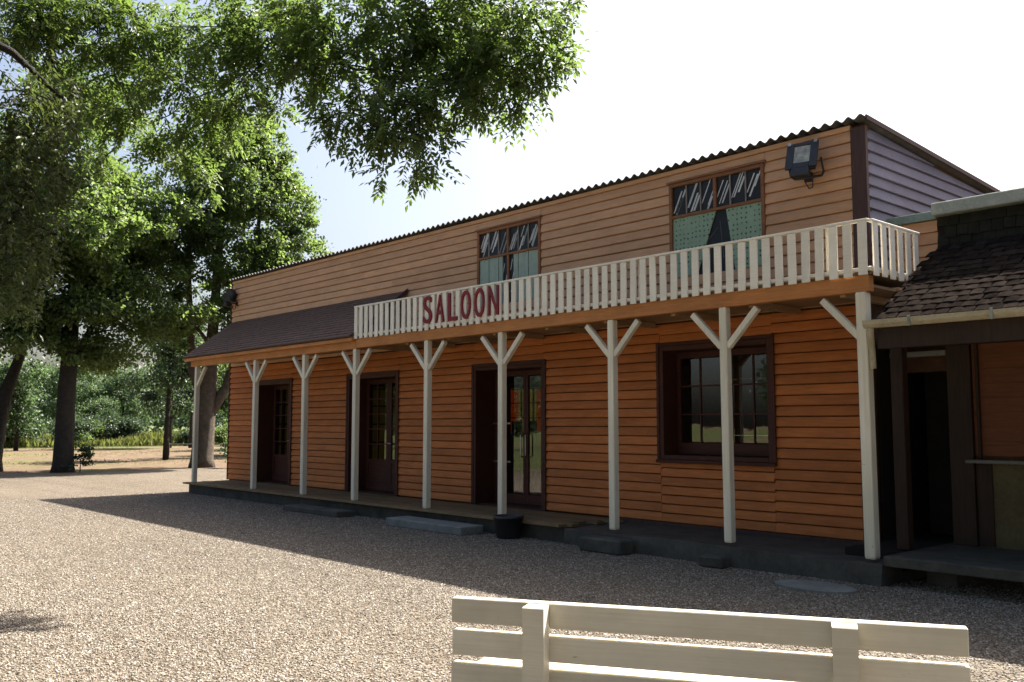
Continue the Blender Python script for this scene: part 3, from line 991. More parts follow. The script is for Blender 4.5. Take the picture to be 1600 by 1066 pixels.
# the room behind the doors
rm = MB()
rm.box(XL + .15, XR - .15, YW + .145, YB - .1, .20, .24)
rm.build('floor', M['interior_floor'], saloon)
MB().box(XL + .15, XR - .15, YW + .145, YB - .1, 3.03, 3.08).build('ceiling', M['interior'], saloon)
BW = [(-20.0, -18.45), (-15.6, -14.2), (-12.6, -11.3)]
bk = MB(); xp = XL + .15
YI = 17.85
for a, b in BW:
    bk.box(xp, a, YI, YI + .1, .0, 3.0); bk.box(a, b, YI, YI + .1, 0, 1.35); bk.box(a, b, YI, YI + .1, 2.62, 3.0); xp = b
bk.box(xp, XR - .15, YI, YI + .1, 0, 3.0)
bkw = bk.build('room_wall', M['interior'], saloon)
for q, (a, b) in enumerate(BW):
    f = MB()
    for t in (0, .33, .66, 1):
        xx = a + .02 + (b - a - .04) * t
        f.box(xx - .02, xx + .02, YI + .02, YI + .06, 1.352, 2.618)
    for z in (1.37, 1.78, 2.2, 2.6):
        f.box(a + .001, b - .001, YI + .065, YI + .085, z - .015, z + .015)
    f.build('window', M['dark_wood'], bkw)
    if q == 0:
        for t0, t1, cm in ((0, .22, 'orange_cloth'), (.22, .70, 'yellow_cloth'), (.70, 1, 'orange_cloth')):
            MB().box(a + .002 + (b - a - .004) * t0, a + (b - a - .004) * t1, YI + .09, YI + .094, 1.352, 2.618).build('curtain', M[cm], bkw)
    else:
        MB().box(a + .002, b - .002, YI + .09, YI + .094, 1.352, 2.618).build('curtain', M['olive_cloth'], bkw)
# upper back wall, from the ceiling to the roof
MB().box(XL + .15, XR - .15, YI + .0, YI + .1, 3.002, zb - .02).build('wall', M['backing'], saloon)

# two high-backed chairs standing inside the middle of the room
def chair(x, y, label):
    t = thing('dining_chair', label, 'chair', (x, y, .24), 'chairs seen through the double door')
    MB().cbox(x - .15, x + .15, y - .2, y + .2, .67, .71, .008).build('seat', M['black'], t)
    MB().cbox(x - .13, x + .13, y - .22, y - .185, .86, 1.66, .01).build('backrest', M['black'], t)
    for sx in (-1, 1):
        for sy in (-1, 1):
            MB().cbox(x + sx * .12 - .018, x + sx * .12 + .018, y + sy * .19 - .018, y + sy * .19 + .018, .24, .668 if sy > 0 else .86, .004).build('leg', M['black'], t)
chair(-13.82, 12.75, 'dark high-backed chair behind the left glass leaf of the double door')
chair(-13.36, 12.75, 'dark high-backed chair behind the right glass leaf of the double door')

# ------------------------------------------------------------------ annex on the right
annex = thing('annex_building', 'low annex with dark tiled roof, cream gutter and serving hatch beside the saloon', 'building', (-2, 10.4, 0))
XA0, XA1 = -4.52, 1.4
EY, EZ, TY, TZ = 9.02, 2.665, 10.52, 3.60
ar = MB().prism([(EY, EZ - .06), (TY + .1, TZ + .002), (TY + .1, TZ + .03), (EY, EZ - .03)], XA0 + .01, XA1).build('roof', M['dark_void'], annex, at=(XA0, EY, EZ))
rows_n = 14
sl = math.hypot(TY - EY, TZ - EZ); ang = math.atan2(TZ - EZ, TY - EY)
TWD = .125
def tile_mesh(w, l, mat, seed):
    rg = np.random.default_rng(seed)
    b = MB()
    n = 3
    prof = []
    for i in range(n + 1):
        u = i / n
        prof.append((u * w - w / 2 + .002 * rg.uniform(-1, 1), .005 * math.sin(math.pi * u)))
    vs = []
    for y, th in ((0, .011), (l, .0)):
        for (x, z) in prof:
            vs.append((x * .97, y + (rg.uniform(-.004, .004) if y == 0 else 0), z + th))
        for (x, z) in prof:
            vs.append((x * .97, y, z + th - .014))
    m_ = n + 1
    fs = []
    for i in range(n):
        fs += [(i, i + 1, 2 * m_ + i + 1, 2 * m_ + i), (m_ + i, 3 * m_ + i, 3 * m_ + i + 1, m_ + i + 1), (i, m_ + i, m_ + i + 1, i + 1)]
    fs += [(0, 2 * m_, 3 * m_, m_), (n, m_ + n, 3 * m_ + n, 2 * m_ + n)]
    b.add(vs, fs)
    return b.mesh('tile', mat)
EXP = sl / rows_n
tms = [tile_mesh(TWD, EXP * 1.25, M['tile'], s) for s in range(4)]
mms = [tile_mesh(TWD, EXP * 1.25, M['moss_tile'], s) for s in range(3)]
far = MB()
for r in range(rows_n):
    y = EY - .05 + r * EXP * math.cos(ang); z = EZ - .018 + r * EXP * math.sin(ang)
    x = XA0 + (.09 if r % 2 else 0.0)
    while x < XA1:
        if x < -2.75:
            t = place(tms[int(rng.integers(4))], 'tile', ar, (x + TWD / 2 + rng.normal(0, .004), y + rng.normal(0, .003), z + rng.uniform(0, .004)))
            t.rotation_euler = (ang + rng.normal(0, .006), rng.normal(0, .007), rng.normal(0, .006))
        else:
            far.prism([(y, z), (y, z + .018), (y + EXP * 1.2 * math.cos(ang), z + EXP * 1.2 * math.sin(ang) + .004), (y + EXP * 1.2 * math.cos(ang), z + EXP * 1.2 * math.sin(ang))], x + .003, x + TWD - .003)
        x += TWD
kind(far.build('tiles', M['tile'], ar, at=(XA0, EY, EZ)), 'stuff')
# tile-hung upright band under the coping
MB().box(XA0 + .01, XA1, TY + .10, TY + .2, TZ - .3, 4.0).build('wall', M['dark_void'], annex)
for r in range(3):
    z = TZ - .02 + r * .128
    x = XA0 + (.09 if r % 2 else 0.0)
    while x < -2.75:
        t = place(mms[int(rng.integers(3))], 'tile', ar, (x + TWD / 2, TY + .075 + rng.normal(0, .004), z + rng.normal(0, .004)))
        t.rotation_euler = (R(84) + rng.normal(0, .01), rng.normal(0, .012), 0)
        x += TWD
MB().box(-2.74, XA1, TY + .075, TY + .098, TZ - .02, 3.96).build('tile_band', M['moss_tile'], ar)
for a, b in ((XA0 - .01, -3.2), (-3.19, -1.6), (-1.59, XA1)):
    MB().cbox(a, b, TY - .05, TY + .32, 3.955, 4.10, .012).build('coping', M['coping'], annex, at=(a, TY, 4))
# short orange wall with green flashing between saloon and annex roof
aw = MB().box(-5.11, XA0 + .008, TY + .16, TY + .24, 2.2, 3.94).build('wall', M['backing'], annex)
for k in range(10):
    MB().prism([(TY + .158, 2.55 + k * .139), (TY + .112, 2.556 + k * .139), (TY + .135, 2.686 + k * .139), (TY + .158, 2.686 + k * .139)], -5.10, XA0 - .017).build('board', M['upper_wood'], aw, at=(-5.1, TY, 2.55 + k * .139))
MB().cbox(-5.12, XA0 - .012, TY + .08, TY + .3, 3.942, 4.04, .006).build('flashing', M['flashing'], annex)
# gutter, brackets, down-pipe
gt = MB()
gp = [(-.06, .0), (-.058, -.045), (-.03, -.08), (.02, -.08), (.045, -.045), (.05, .0), (.042, .0), (.036, -.04), (.015, -.07), (-.025, -.07), (-.05, -.04), (-.052, .0)]
gt.prism([(EY - .03 + a, EZ - .015 + b) for a, b in gp], -4.60, XA1)
gut = gt.build('gutter', M['gutter'], annex)
for x in (-4.12, -3.35, -2.4, -1.5, -.6, .4):
    MB().cbox(x - .013, x + .013, EY - .097, EY - .089, EZ - .105, EZ + .0, .002).build('bracket', M['coping'], gut)
MB().tube([(-4.55, EY - .02, EZ - .09), (-4.55, EY - .02, EZ - .16), (-4.575, EY + .05, EZ - .30), (-4.575, EY + .06, EZ - .5)], .033, 10).build('downpipe', M['gutter'], annex)
MB().cbox(-4.50, XA1, EY + .02, EY + .06, 2.36, 2.60, .004).build('fascia', M['annex_dark'], annex)
MB().box(-4.48, XA1, EY + .062, 11.9, 2.52, 2.55).build('soffit', M['annex_dark'], annex)
MB().box(-5.12, -4.482, 10.27, 11.9, 2.52, 2.55).build('soffit', M['annex_dark'], annex)
# front: post, doorway, serving hatch
MB().cbox(-4.63, -4.50, 9.56, 9.69, .30, 2.52, .008).build('post', M['annex_dark'], annex)
MB().cbox(-4.63, XA1, 9.58, 9.67, 2.40, 2.518, .006).build('beam', M['annex_dark'], annex)
YA = 10.4
MB().cbox(-4.40, -4.15, YA, YA + .12, .30, 2.515, .006).build('post', M['annex_dark'], annex)
MB().box(-5.146, -5.125, 10.3, 11.6, .2, 2.515).build('wall', M['dark_void'], annex)  # black sheet added over the saloon's end wall, painting the passage shade
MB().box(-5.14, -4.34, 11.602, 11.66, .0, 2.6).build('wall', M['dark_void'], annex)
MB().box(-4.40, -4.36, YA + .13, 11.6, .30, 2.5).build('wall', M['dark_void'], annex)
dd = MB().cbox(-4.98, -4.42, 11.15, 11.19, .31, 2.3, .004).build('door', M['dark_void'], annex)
MB().tube([(-4.5, 11.14, 1.3), (-4.5, 11.09, 1.3), (-4.58, 11.09, 1.3)], .01, 6).build('handle', M['chrome'], dd)
MB().cbox(-5.05, -4.41, YA + .02, YA + .09, 2.36, 2.42, .004).build('lintel', M['ledge'], annex)
hw = MB().box(-4.149, XA1, YA + .07, YA + .12, 1.22, 2.515).build('serving_hatch', M['backing'], annex)
for k in range(8):
    MB().cbox(-4.145, -2.2, YA + .045, YA + .068, 1.265 + k * .155, 1.265 + (k + 1) * .155 - .0015, .0012).build('board', M['hatch'], hw, at=(-4.1, YA, 1.26 + k * .155))
MB().box(-2.19, XA1, YA + .045, YA + .068, 1.27, 2.51).build('shutter', M['hatch'], hw)
MB().cbox(-4.20, XA1, YA - .10, YA + .12, 1.185, 1.222, .006).build('ledge', M['ledge'], hw)
MB().cbox(-4.10, -4.07, YA + .0, YA + .044, 1.225, 2.51, .003).build('frame', M['annex_dark'], hw)
MB().box(-4.149, XA1, YA + .05, YA + .12, .30, 1.183).build('wall', M['plaster'], annex)
MB().cbox(-4.14, -3.98, YA + .03, YA + .048, .31, 1.18, .003).build('trim', M['annex_dark'], annex)
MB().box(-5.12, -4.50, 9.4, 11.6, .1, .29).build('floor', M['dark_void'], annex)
pf = MB().cbox(-4.49, XA1, 8.98, 11.6, .20, .30, .008).build('platform', M['concrete'], annex)
for x in (-4.3, -2.2, -.2):
    MB().box(x, x + .3, 9.5, 9.9, 0, .198).build('pier', M['concrete'], pf)

# ------------------------------------------------------------------ things on and by the saloon
def floodlight(x, y, z, label, rz=0.0, s=1.0):
    t = thing('floodlight', label, 'floodlight', (x, y, z), 'floodlights on the saloon front')
    T = Matrix.Translation((x, y, z)) @ Matrix.Rotation(rz, 4, 'Z') @ Matrix.Scale(s, 4)
    A = T @ Matrix.Translation((0, -.17, .02)) @ Matrix.Rotation(R(-20), 4, 'X')
    h = MB()
    # tapered housing: wide front, narrow back
    fr = [(-.17, -.06, -.15), (.17, -.06, -.15), (.17, -.06, .17), (-.17, -.06, .17)]
    bk_ = [(-.12, .08, -.10), (.12, .08, -.10), (.12, .08, .11), (-.12, .08, .11)]
    vs = [tuple(A @ Vector(p)) for p in fr + bk_]
    h.add(vs, [(0, 1, 2, 3), (7, 6, 5, 4), (0, 4, 5, 1), (1, 5, 6, 2), (2, 6, 7, 3), (3, 7, 4, 0)])
    for q in range(5):
        xx = -.10 + q * .05
        h.cbox(xx - .004, xx + .004, .04, .105, -.09, .10, .001, A)
    h.build('housing', M['black'], t)
    f = MB()
    f.cbox(-.18, -.095, -.085, -.055, -.16, .18, .004, A); f.cbox(.095, .18, -.085, -.055, -.16, .18, .004, A)
    f.cbox(-.094, .094, -.085, -.055, -.16, -.09, .004, A); f.cbox(-.094, .094, -.085, -.055, .14, .18, .004, A)
    f.build('bezel', M['black'], t)
    MB().cbox(-.094, .094, -.072, -.062, -.089, .139, .002, A).build('lens', M['lamp_glass'], t)
    for sx in (-.15, .15):
        MB().cbox(sx - .018, sx + .018, -.098, -.086, .15, .19, .003, A).build('clip', M['chrome'], t)
    MB().cbox(-.10, .10, -.10, -.01, -.27, -.165, .01, A).build('junction_box', M['black'], t)
    b = MB()
    for sx in (-.19, .19):
        b.tube([T @ Vector((sx, -.15, .02)), T @ Vector((sx, -.07, -.13)), T @ Vector((sx * .8, -.025, -.16))], .014, 6)
    b.tube([T @ Vector((-.152, -.024, -.16)), T @ Vector((.152, -.024, -.16))], .015, 6)
    b.cbox(-.05, .05, -.03, -.006, -.21, -.10, .003, T)
    b.build('bracket', M['black'], t)
    MB().tube([T @ Vector((0, -.14, -.24)), T @ Vector((.03, -.10, -.31)), T @ Vector((.05, -.03, -.28)), T @ Vector((.05, -.02, -.16))], .008, 6).build('cable', M['black'], t)
floodlight(-5.87, YW - .012, 4.78, 'black floodlight with pale lens beside the right painted window under the roof', R(12), 1.06)
floodlight(-21.45, YW - .012, 4.72, 'dark floodlight high on the far left corner above the porch roof', R(-60), 1.0)

t = thing('planter_tub', 'black round tub standing at the foot of the porch post by the glass door', 'tub', (-9.92, 8.86, 0))
MB().lathe([(.155, 0), (.17, .02), (.205, .27), (.222, .275), (.222, .315), (.20, .315), (.195, .27), (.05, .265)], -9.92, 8.86, 28).build('pot', M['black'], t, smooth=True)
MB().lathe([(.19, .255), (.15, .275), (.02, .285)], -9.92, 8.86, 20).build('soil', M['dark_void'], t)

def slab(name, x0, x1, y0, y1, z0, z1, m, label, cat, group=None, c=.012):
    o = MB().cbox(x0, x1, y0, y1, z0, z1, c).build(name, m, None, at=((x0 + x1) / 2, (y0 + y1) / 2, z0))
    return tag(o, label, cat, group)
slab('door_step', -12.45, -10.55, 8.50, 8.93, 0, .125, M['slab'], 'long pale concrete step in front of the glass double door', 'step', 'steps up to the porch')
slab('door_step', -15.9, -14.0, 8.55, 8.93, 0, .10, M['concrete'], 'grey concrete step below the middle door of the porch', 'step', 'steps up to the porch')
slab('concrete_block', -8.36, -7.66, 8.66, 8.92, 0, .18, M['concrete'], 'rough concrete block under the porch post left of the window', 'concrete block', 'blocks at the foot of porch posts', .02)
slab('concrete_block', -6.53, -6.21, 8.70, 8.87, 0, .13, M['concrete'], 'small dark concrete block at the post foot in front of the window', 'concrete block', 'blocks at the foot of porch posts', .02)
o = MB().lathe([(.42, 0), (.42, .022), (.40, .028), (.0001, .03)], 0, 0, 26)
o.v = [(x * 1.0, y * .62, z) for x, y, z in o.v]
o.v = [(x - 4.92, y + 8.42, z) for x, y, z in o.v]
tag(o.build('cover_plate', M['slab'], None, at=(-4.92, 8.42, 0)), 'flat pale cover plate lying in the shaded gravel before the right end post', 'cover')

# ------------------------------------------------------------------ bench in the foreground (seen from behind)
P0 = Vector((-3.451, 2.727, 0)); BD = Vector((0.863, 0.506, 0)).normalized(); BN = Vector((-BD.y, BD.x, 0))
BM = Matrix(((BD.x, BN.x, 0, P0.x), (BD.y, BN.y, 0, P0.y), (0, 0, 1, 0), (0, 0, 0, 1)))
bench = thing('park_bench', 'weathered white slatted bench in the foreground with its back to us', 'bench', tuple(P0))
LB = 2.18
def bpart(name, x0, x1, y0, y1, z0, z1, c=.006, tilt=0):
    m = MB().cbox(0, x1 - x0, 0, y1 - y0, 0, z1 - z0, c).mesh(name, M['bench'])
    o = bpy.data.objects.new(name, me_ := m); COL.objects.link(o); o.parent = bench
    o.location = BM.to_3x3() @ Vector((x0, y0, z0)); o.rotation_euler = (tilt, 0, math.atan2(BD.y, BD.x))
    return o
for k, z in enumerate((.677, .531, .385)):
    bpart('back_slat', rng.uniform(0, .006), LB - rng.uniform(0, .006), 0, .058, z + .012, z + .123, .004)
for x in (.372, 1.665):
    # upright with a slanted top, in front of the slats as seen from behind
    m = MB()
    w_, d_ = .098, .095
    prof = [(-d_, 0), (-.002, 0), (-.002, .794), (-d_ + .004, .794), (-d_, .79)]
    m.prism([(a, b) for a, b in prof], 0, w_)
    me = m.mesh('upright', M['bench'])
    o = bpy.data.objects.new('upright', me); COL.objects.link(o); o.parent = bench
    o.location = BM.to_3x3() @ Vector((x, 0, 0)); o.rotation_euler = (0, 0, math.atan2(BD.y, BD.x))
    bpart('leg', x, x + .09, .37, .44, 0, .40)
    bpart('seat_support', x + .01, x + .08, .0, .44, .33, .39).location.z = .325
for k in range(4):
    bpart('seat_slat', 0, LB, .09 + k * .108, .09 + k * .108 + .096, .402, .43)

# ------------------------------------------------------------------ trees
def bend(p, q, sag, n=5, rg=rng):
    p, q = Vector(p), Vector(q)
    out = []
    off = Vector(rg.normal(0, .06, 3)) * (q - p).length
    for i in range(n + 1):
        t = i / n
        v = p.lerp(q, t) + off * math.sin(math.pi * t) + Vector((0, 0, sag * math.sin(math.pi * t)))
        out.append(tuple(v))
    return out

def compound_leaves(clumps, per_m3, leaflet, rg, droop=0.5):
    """pinnate leaves: each rachis carries pairs of leaflets and a terminal one"""
    P_, D_, N_, L_, W_ = [], [], [], [], []
    for (x, y, z, r) in clumps:
        n = int(per_m3 * r ** 2)
        c = np.array((x, y, z))
        nt_ = max(3, n // 7)
        # twig tips inside the clump
        tips = c + np.clip(rg.normal(0, .55, (nt_, 3)), -1.0, 1.0) * r * np.array((1, 1, .85))
        for t in tips:
            out = t - c; out = out / (np.linalg.norm(out) + 1e-6)
            k = int(rg.integers(5, 9))
            for _ in range(k):
                d = out * .5 + rg.normal(0, .6, 3) + np.array((0, 0, -droop)); d /= np.linalg.norm(d)
                ln = rg.uniform(.14, .22)
                nn = np.array((0, 0, 1.0)) + rg.normal(0, .45, 3)
                sd = np.cross(d, nn); sd /= np.linalg.norm(sd) + 1e-6
                b = t + rg.normal(0, .03, 3)
                m_ = 4
                for q in range(m_):
                    f = .25 + .7 * q / m_
                    p = b + d * ln * f + np.array((0, 0, -.03 * f * f))
                    for s_ in (-1, 1):
                        ld = d * .55 + sd * s_ * .85 + np.array((0, 0, -.15)) + rg.normal(0, .1, 3)
                        P_.append(p); D_.append(ld / np.linalg.norm(ld)); N_.append(nn); L_.append(leaflet * rg.uniform(.75, 1.15))
                p = b + d * ln
                P_.append(p); D_.append(d); N_.append(nn); L_.append(leaflet * 1.1)
    L_ = np.array(L_)
    return np.array(P_), np.array(D_), np.array(N_), L_, L_ * .215

def simple_leaves(clumps, n_each, size, rg, flat=1.0, hollow=0.5, sub=8, tight=.30, droop=.2):
    """single leaves gathered in small tufts over each clump's volume"""
    P_, D_, N_ = [], [], []
    for (x, y, z, r) in clumps:
        c = np.array((x, y, z))
        ns = max(4, int(sub * r * r))
        dirs = unit(rg.normal(0, 1, (ns, 3)))
        rad = hollow + (1 - hollow) * rg.random(ns) ** .6
        tc = c + dirs * rad[:, None] * r * np.array((1, 1, flat))
        n = int(n_each * r * r)
        w = rg.random(ns) ** 1.5 + .15; w /= w.sum()
        pick = rg.choice(ns, n, p=w)
        tsz = tight * (0.5 + rg.random(ns)) * r ** .6
        off = rg.normal(0, 1, (n, 3)) * np.array((1, 1, .6))
        p = tc[pick] + off * tsz[pick][:, None]
        d = unit(dirs[pick] * .5 + rg.normal(0, .7, (n, 3)) + np.array((0, 0, -droop)))
        nn = unit(rg.normal(0, .6, (n, 3)) + np.array((0, 0, .8)) + dirs[pick] * .5)
        P_.append(p); D_.append(d); N_.append(nn)
    P_ = np.concatenate(P_); D_ = np.concatenate(D_); N_ = np.concatenate(N_)
    L_ = size * rg.uniform(.65, 1.3, len(P_))
    return P_, D_, N_, L_, L_ * .34

def tree(name, label, base, trunk, trad, forks, clumps, leaves, leafm, bark, group=None, cat='tree', limb_r=.07, twigs=True, rg=rng):
    t = thing(name, label, cat, base, group)
    m = MB()
    m.tube(trunk, trad, 12)
    for pts, rad in forks:
        m.tube(pts, rad, 8)
    # limbs from the nearest point of trunk or fork to every clump
    nodes = [(Vector(p), r_) for p, r_ in zip(trunk, trad)][len(trunk) // 3:]
    for pts, rad in forks:
        nodes += [(Vector(p), r_) for p, r_ in zip(pts, rad)]
    if twigs:
        # grow branch by branch: each clump joins the nearest wood that is already there
        todo = [Vector(c[:3]) for c in clumps]; rads = [c[3] for c in clumps]
        nq = np.array([tuple(q) for q, _ in nodes]); nr_ = [r_ for _, r_ in nodes]
        left = list(range(len(todo)))
        ca = np.array([tuple(c) for c in todo])
        dist = np.linalg.norm(ca[:, None] - nq[None], axis=2) + np.maximum(0, nq[None, :, 2] - ca[:, None, 2]) * .5
        best = dist.min(1); who = dist.argmin(1)
        while left:
            i = min(left, key=lambda k: best[k]); left.remove(i)
            q = Vector(nq[who[i]]); c = todo[i]
            rr = max(.008, min(nr_[who[i]] * .62, limb_r))
            pts = bend(q, c, (c - q).length * .06, 4, rg)
            rl = list(np.linspace(rr, max(.006, rr * .35), len(pts)))
            m.tube(pts, rl, 6)
            for j in (2, 3, 4):
                nq = np.vstack([nq, pts[j]]); nr_.append(rl[j])
                dd = np.linalg.norm(ca - np.array(pts[j]), axis=1) + np.maximum(0, pts[j][2] - ca[:, 2]) * .5
                up = dd < best
                best[up] = dd[up]; who[up] = len(nr_) - 1
            for _ in range(4):
                e = c + Vector(rg.normal(0, .55, 3)) * rads[i]
                m.tube(bend(pts[3], e, 0, 2, rg), [rl[4] * .7, .005, .0025], 4)
    m.build('trunk', bark, t, smooth=True)
    leaf_mesh('crown', *leaves, leafm, parent=t)
    return t

# the ash that overhangs the yard; its trunk stands just outside the picture
ASH_R = [(-4.79, 4.54, 4.57, .26), (-4.75, 4.59, 4.30, .17), (-4.91, 4.41, 4.21, .24), (-4.83, 4.50, 4.06, .17), (-5.21, 4.37, 4.51, .30),
         (-5.18, 4.25, 4.12, .26), (-5.55, 4.26, 4.74, .30), (-5.52, 4.14, 4.21, .28), (-5.70, 4.06, 4.58, .30), (-5.36, 3.85, 3.90, .24),
         (-5.32, 3.74, 3.62, .21), (-5.43, 3.58, 3.70, .18), (-5.92, 3.74, 4.30, .26), (-5.77, 3.59, 3.89, .18), (-6.19, 3.67, 4.67, .30),
         (-6.26, 3.55, 4.38, .24), (-5.98, 4.01, 5.07, .30), (-5.53, 4.30, 5.21, .30), (-5.05, 4.55, 5.07, .30), (-6.50, 3.53, 4.89, .25),
         (-5.25, 3.83, 3.66, .12), (-5.94, 3.51, 3.88, .10), (-8.7, 7.2, 6.5, .4)]
ASH_L = [(-7.11, 3.66, 4.91, .30), (-7.21, 3.47, 4.61, .28), (-7.80, 3.38, 5.11, .35), (-7.88, 3.17, 4.49, .35), (-8.44, 3.12, 5.06, .30),
         (-8.53, 2.87, 5.38, .35), (-7.77, 3.45, 4.29, .24), (-7.20, 3.49, 5.06, .30), (-8.39, 3.25, 4.16, .22), (-9.02, 2.97, 4.94, .35),
         (-9.11, 2.69, 5.33, .35), (-8.29, 3.51, 3.97, .18), (-8.97, 3.12, 4.52, .22), (-9.60, 2.80, 4.86, .35), (-9.54, 2.99, 4.23, .18),
         (-8.71, 2.25, 5.13, .35), (-8.77, 2.00, 5.20, .35), (-7.13, 3.62, 4.40, .15)]
rg = np.random.default_rng(21)
extra = []
for _ in range(26):                    # the rest of the crown, above and left of the picture
    extra.append((rg.uniform(-11.5, -5.5), rg.uniform(-3.5, 2.2), rg.uniform(5.6, 8.5), .55))
ash_clumps = ASH_R + ASH_L
lv1 = compound_leaves(ash_clumps, 2350, .059, rg)
lv2 = compound_leaves(extra, 260, .09, rg)
lv = [np.concatenate(a) for a in zip(lv1, lv2)]
base = (-9.6, -0.6, 0)
trunk = [(-9.6, -.6, -.05), (-9.55, -.55, .8), (-9.5, -.5, 2.0), (-9.3, -.3, 3.2), (-9.1, 0, 4.4), (-8.9, .2, 6.0), (-8.8, .4, 7.6)]
forks = [([(-9.25, -.2, 3.6), (-8.75, 1.0, 5.2), (-8.1, 2.5, 5.9), (-7.3, 3.3, 5.9), (-6.2, 3.9, 5.6), (-5.4, 4.3, 5.1)], [.11, .085, .06, .04, .028, .012]),
         ([(-9.1, 0, 4.4), (-9.0, 1.4, 5.7), (-8.9, 2.6, 5.9), (-8.6, 3.0, 5.4)], [.11, .08, .05, .03]),
         ([(-9.0, .1, 5.2), (-9.2, 2.5, 6.4), (-8.9, 5.0, 6.7), (-8.7, 7.0, 6.6)], [.09, .07, .045, .02]),
         ([(-8.9, .2, 6.0), (-7.6, -.5, 7.0), (-6.2, -1.2, 7.4)], [.1, .06, .03])]
tree('ash_tree', 'overhanging ash tree whose leafy bough hangs into the bright sky above the saloon roof', base, trunk, [.27, .23, .21, .19, .16, .11, .05],
     forks, ash_clumps + extra, lv, M['ash_leaf'], M['bark_dark'], limb_r=.03, rg=rg)

# drooping grey-green tree at the left edge
WEEP = [(-7.79, 1.80, 4.19, .30), (-7.75, 1.99, 3.91, .28), (-7.78, 1.85, 3.68, .30), (-7.90, 2.19, 4.15, .25), (-7.89, 2.23, 3.63, .22),
        (-7.75, 1.97, 3.35, .28), (-7.79, 1.81, 3.13, .28), (-7.91, 2.16, 3.09, .20), (-7.84, 1.60, 3.95, .30), (-7.83, 1.63, 3.35, .30),
        (-7.96, 1.95, 2.77, .20), (-7.81, 1.74, 2.73, .25), (-7.9, 1.3, 4.4, .4), (-7.9, 1.0, 3.7, .4), (-7.8, .9, 2.9, .35)]
P_, D_, N_ = [], [], []
for (x, y, z, r) in WEEP:
    n = int(9500 * r * r)
    k = max(6, int(170 * r * r * 2))
    st = np.array((x, y, z)) + rg.normal(0, .5, (k, 3)) * r          # hanging strings of needles
    pick = rg.integers(0, k, n)
    p = st[pick] + np.stack([rg.normal(0, .018, n), rg.normal(0, .018, n), -rg.random(n) * .45 + .1], 1)
    d = unit(np.stack([rg.normal(0, .7, n), rg.normal(0, .7, n), -np.ones(n) * .6], 1))
    P_.append(p); D_.append(d); N_.append(unit(rg.normal(0, 1, (n, 3))))
P_, D_, N_ = map(np.concatenate, (P_, D_, N_))
L_ = rg.uniform(.04, .075, len(P_))
tree('weeping_tree', 'drooping grey-green branch of a fine-leaved tree hanging in at the left edge', (-8.5, .2, 0),
     [(-8.5, .2, -.05), (-8.45, .25, 1.5), (-8.4, .3, 3.0), (-8.35, .4, 4.4), (-8.3, .6, 5.6)], [.18, .15, .13, .10, .05],
     [([(-8.35, .4, 4.3), (-8.0, 1.2, 4.75), (-7.85, 1.8, 4.5), (-7.85, 2.2, 4.2)], [.05, .04, .03, .012])],
     WEEP, (P_, D_, N_, L_, L_ * .17), M['weep_leaf'], M['bark_dark'], limb_r=.018, rg=rg)

def ell_clumps(c, rad, n, r, rg, taper=0.0):
    out = []
    while len(out) < n:
        u = rg.uniform(-1, 1, 3)
        if np.linalg.norm(u) > 1: continue
        s = 1 - taper * max(0, u[2])
        out.append((c[0] + u[0] * rad[0] * s, c[1] + u[1] * rad[1] * s, c[2] + u[2] * rad[2], r * rg.uniform(.7, 1.25)))
    return out

# broad tree with the dark straight trunk at the yard's edge
rg = np.random.default_rng(5)
b = (-33.4, 9.8, 0)
cl = ell_clumps((-33.4, 9.9, 8.6), (3.6, 3.6, 4.9), 34, 1.15, rg) + [(-32.6, 8.6, 5.6, .9), (-32.4, 9.5, 6.4, .9), (-32.3, 10.6, 5.8, .9), (-32.6, 11.6, 6.2, .8), (-32.5, 8.2, 7.2, 1.0), (-32.2, 10.3, 7.6, 1.0), (-32.8, 9.2, 4.7, .6), (-32.5, 10.9, 4.8, .55), (-32.4, 7.9, 5.6, .9), (-32.4, 8.5, 4.5, .75), (-32.5, 9.6, 4.0, .55), (-32.4, 7.7, 4.3, .7), (-32.6, 10.4, 4.1, .5), (-32.3, 7.2, 5.4, .8), (-32.2, 7.6, 6.8, 1.0), (-32.3, 8.0, 8.0, 1.0), (-32.3, 9.4, 8.6, 1.0)]
tree('lime_tree', 'broad leafy tree with straight dark trunk at the gravel edge left of the saloon', b,
     [(-33.4, 9.8, -.1), (-33.4, 9.8, .3), (-33.38, 9.8, 1.5), (-33.4, 9.82, 2.8), (-33.3, 9.85, 4.5), (-33.3, 9.9, 7), (-33.4, 9.9, 11.5)], [.42, .34, .30, .29, .24, .18, .04],
     [([(-33.38, 9.82, 3.3), (-33.1, 10.3, 4.6), (-32.7, 11.0, 6.2)], [.15, .11, .05]), ([(-33.38, 9.82, 3.6), (-33.8, 9.3, 5.0), (-34.2, 8.6, 6.6)], [.13, .10, .05])],
     cl, simple_leaves(cl, 2300, .14, rg, .9, .35, 13, .24), M['leaf_mid'], M['bark_dark'], limb_r=.1, rg=rg)
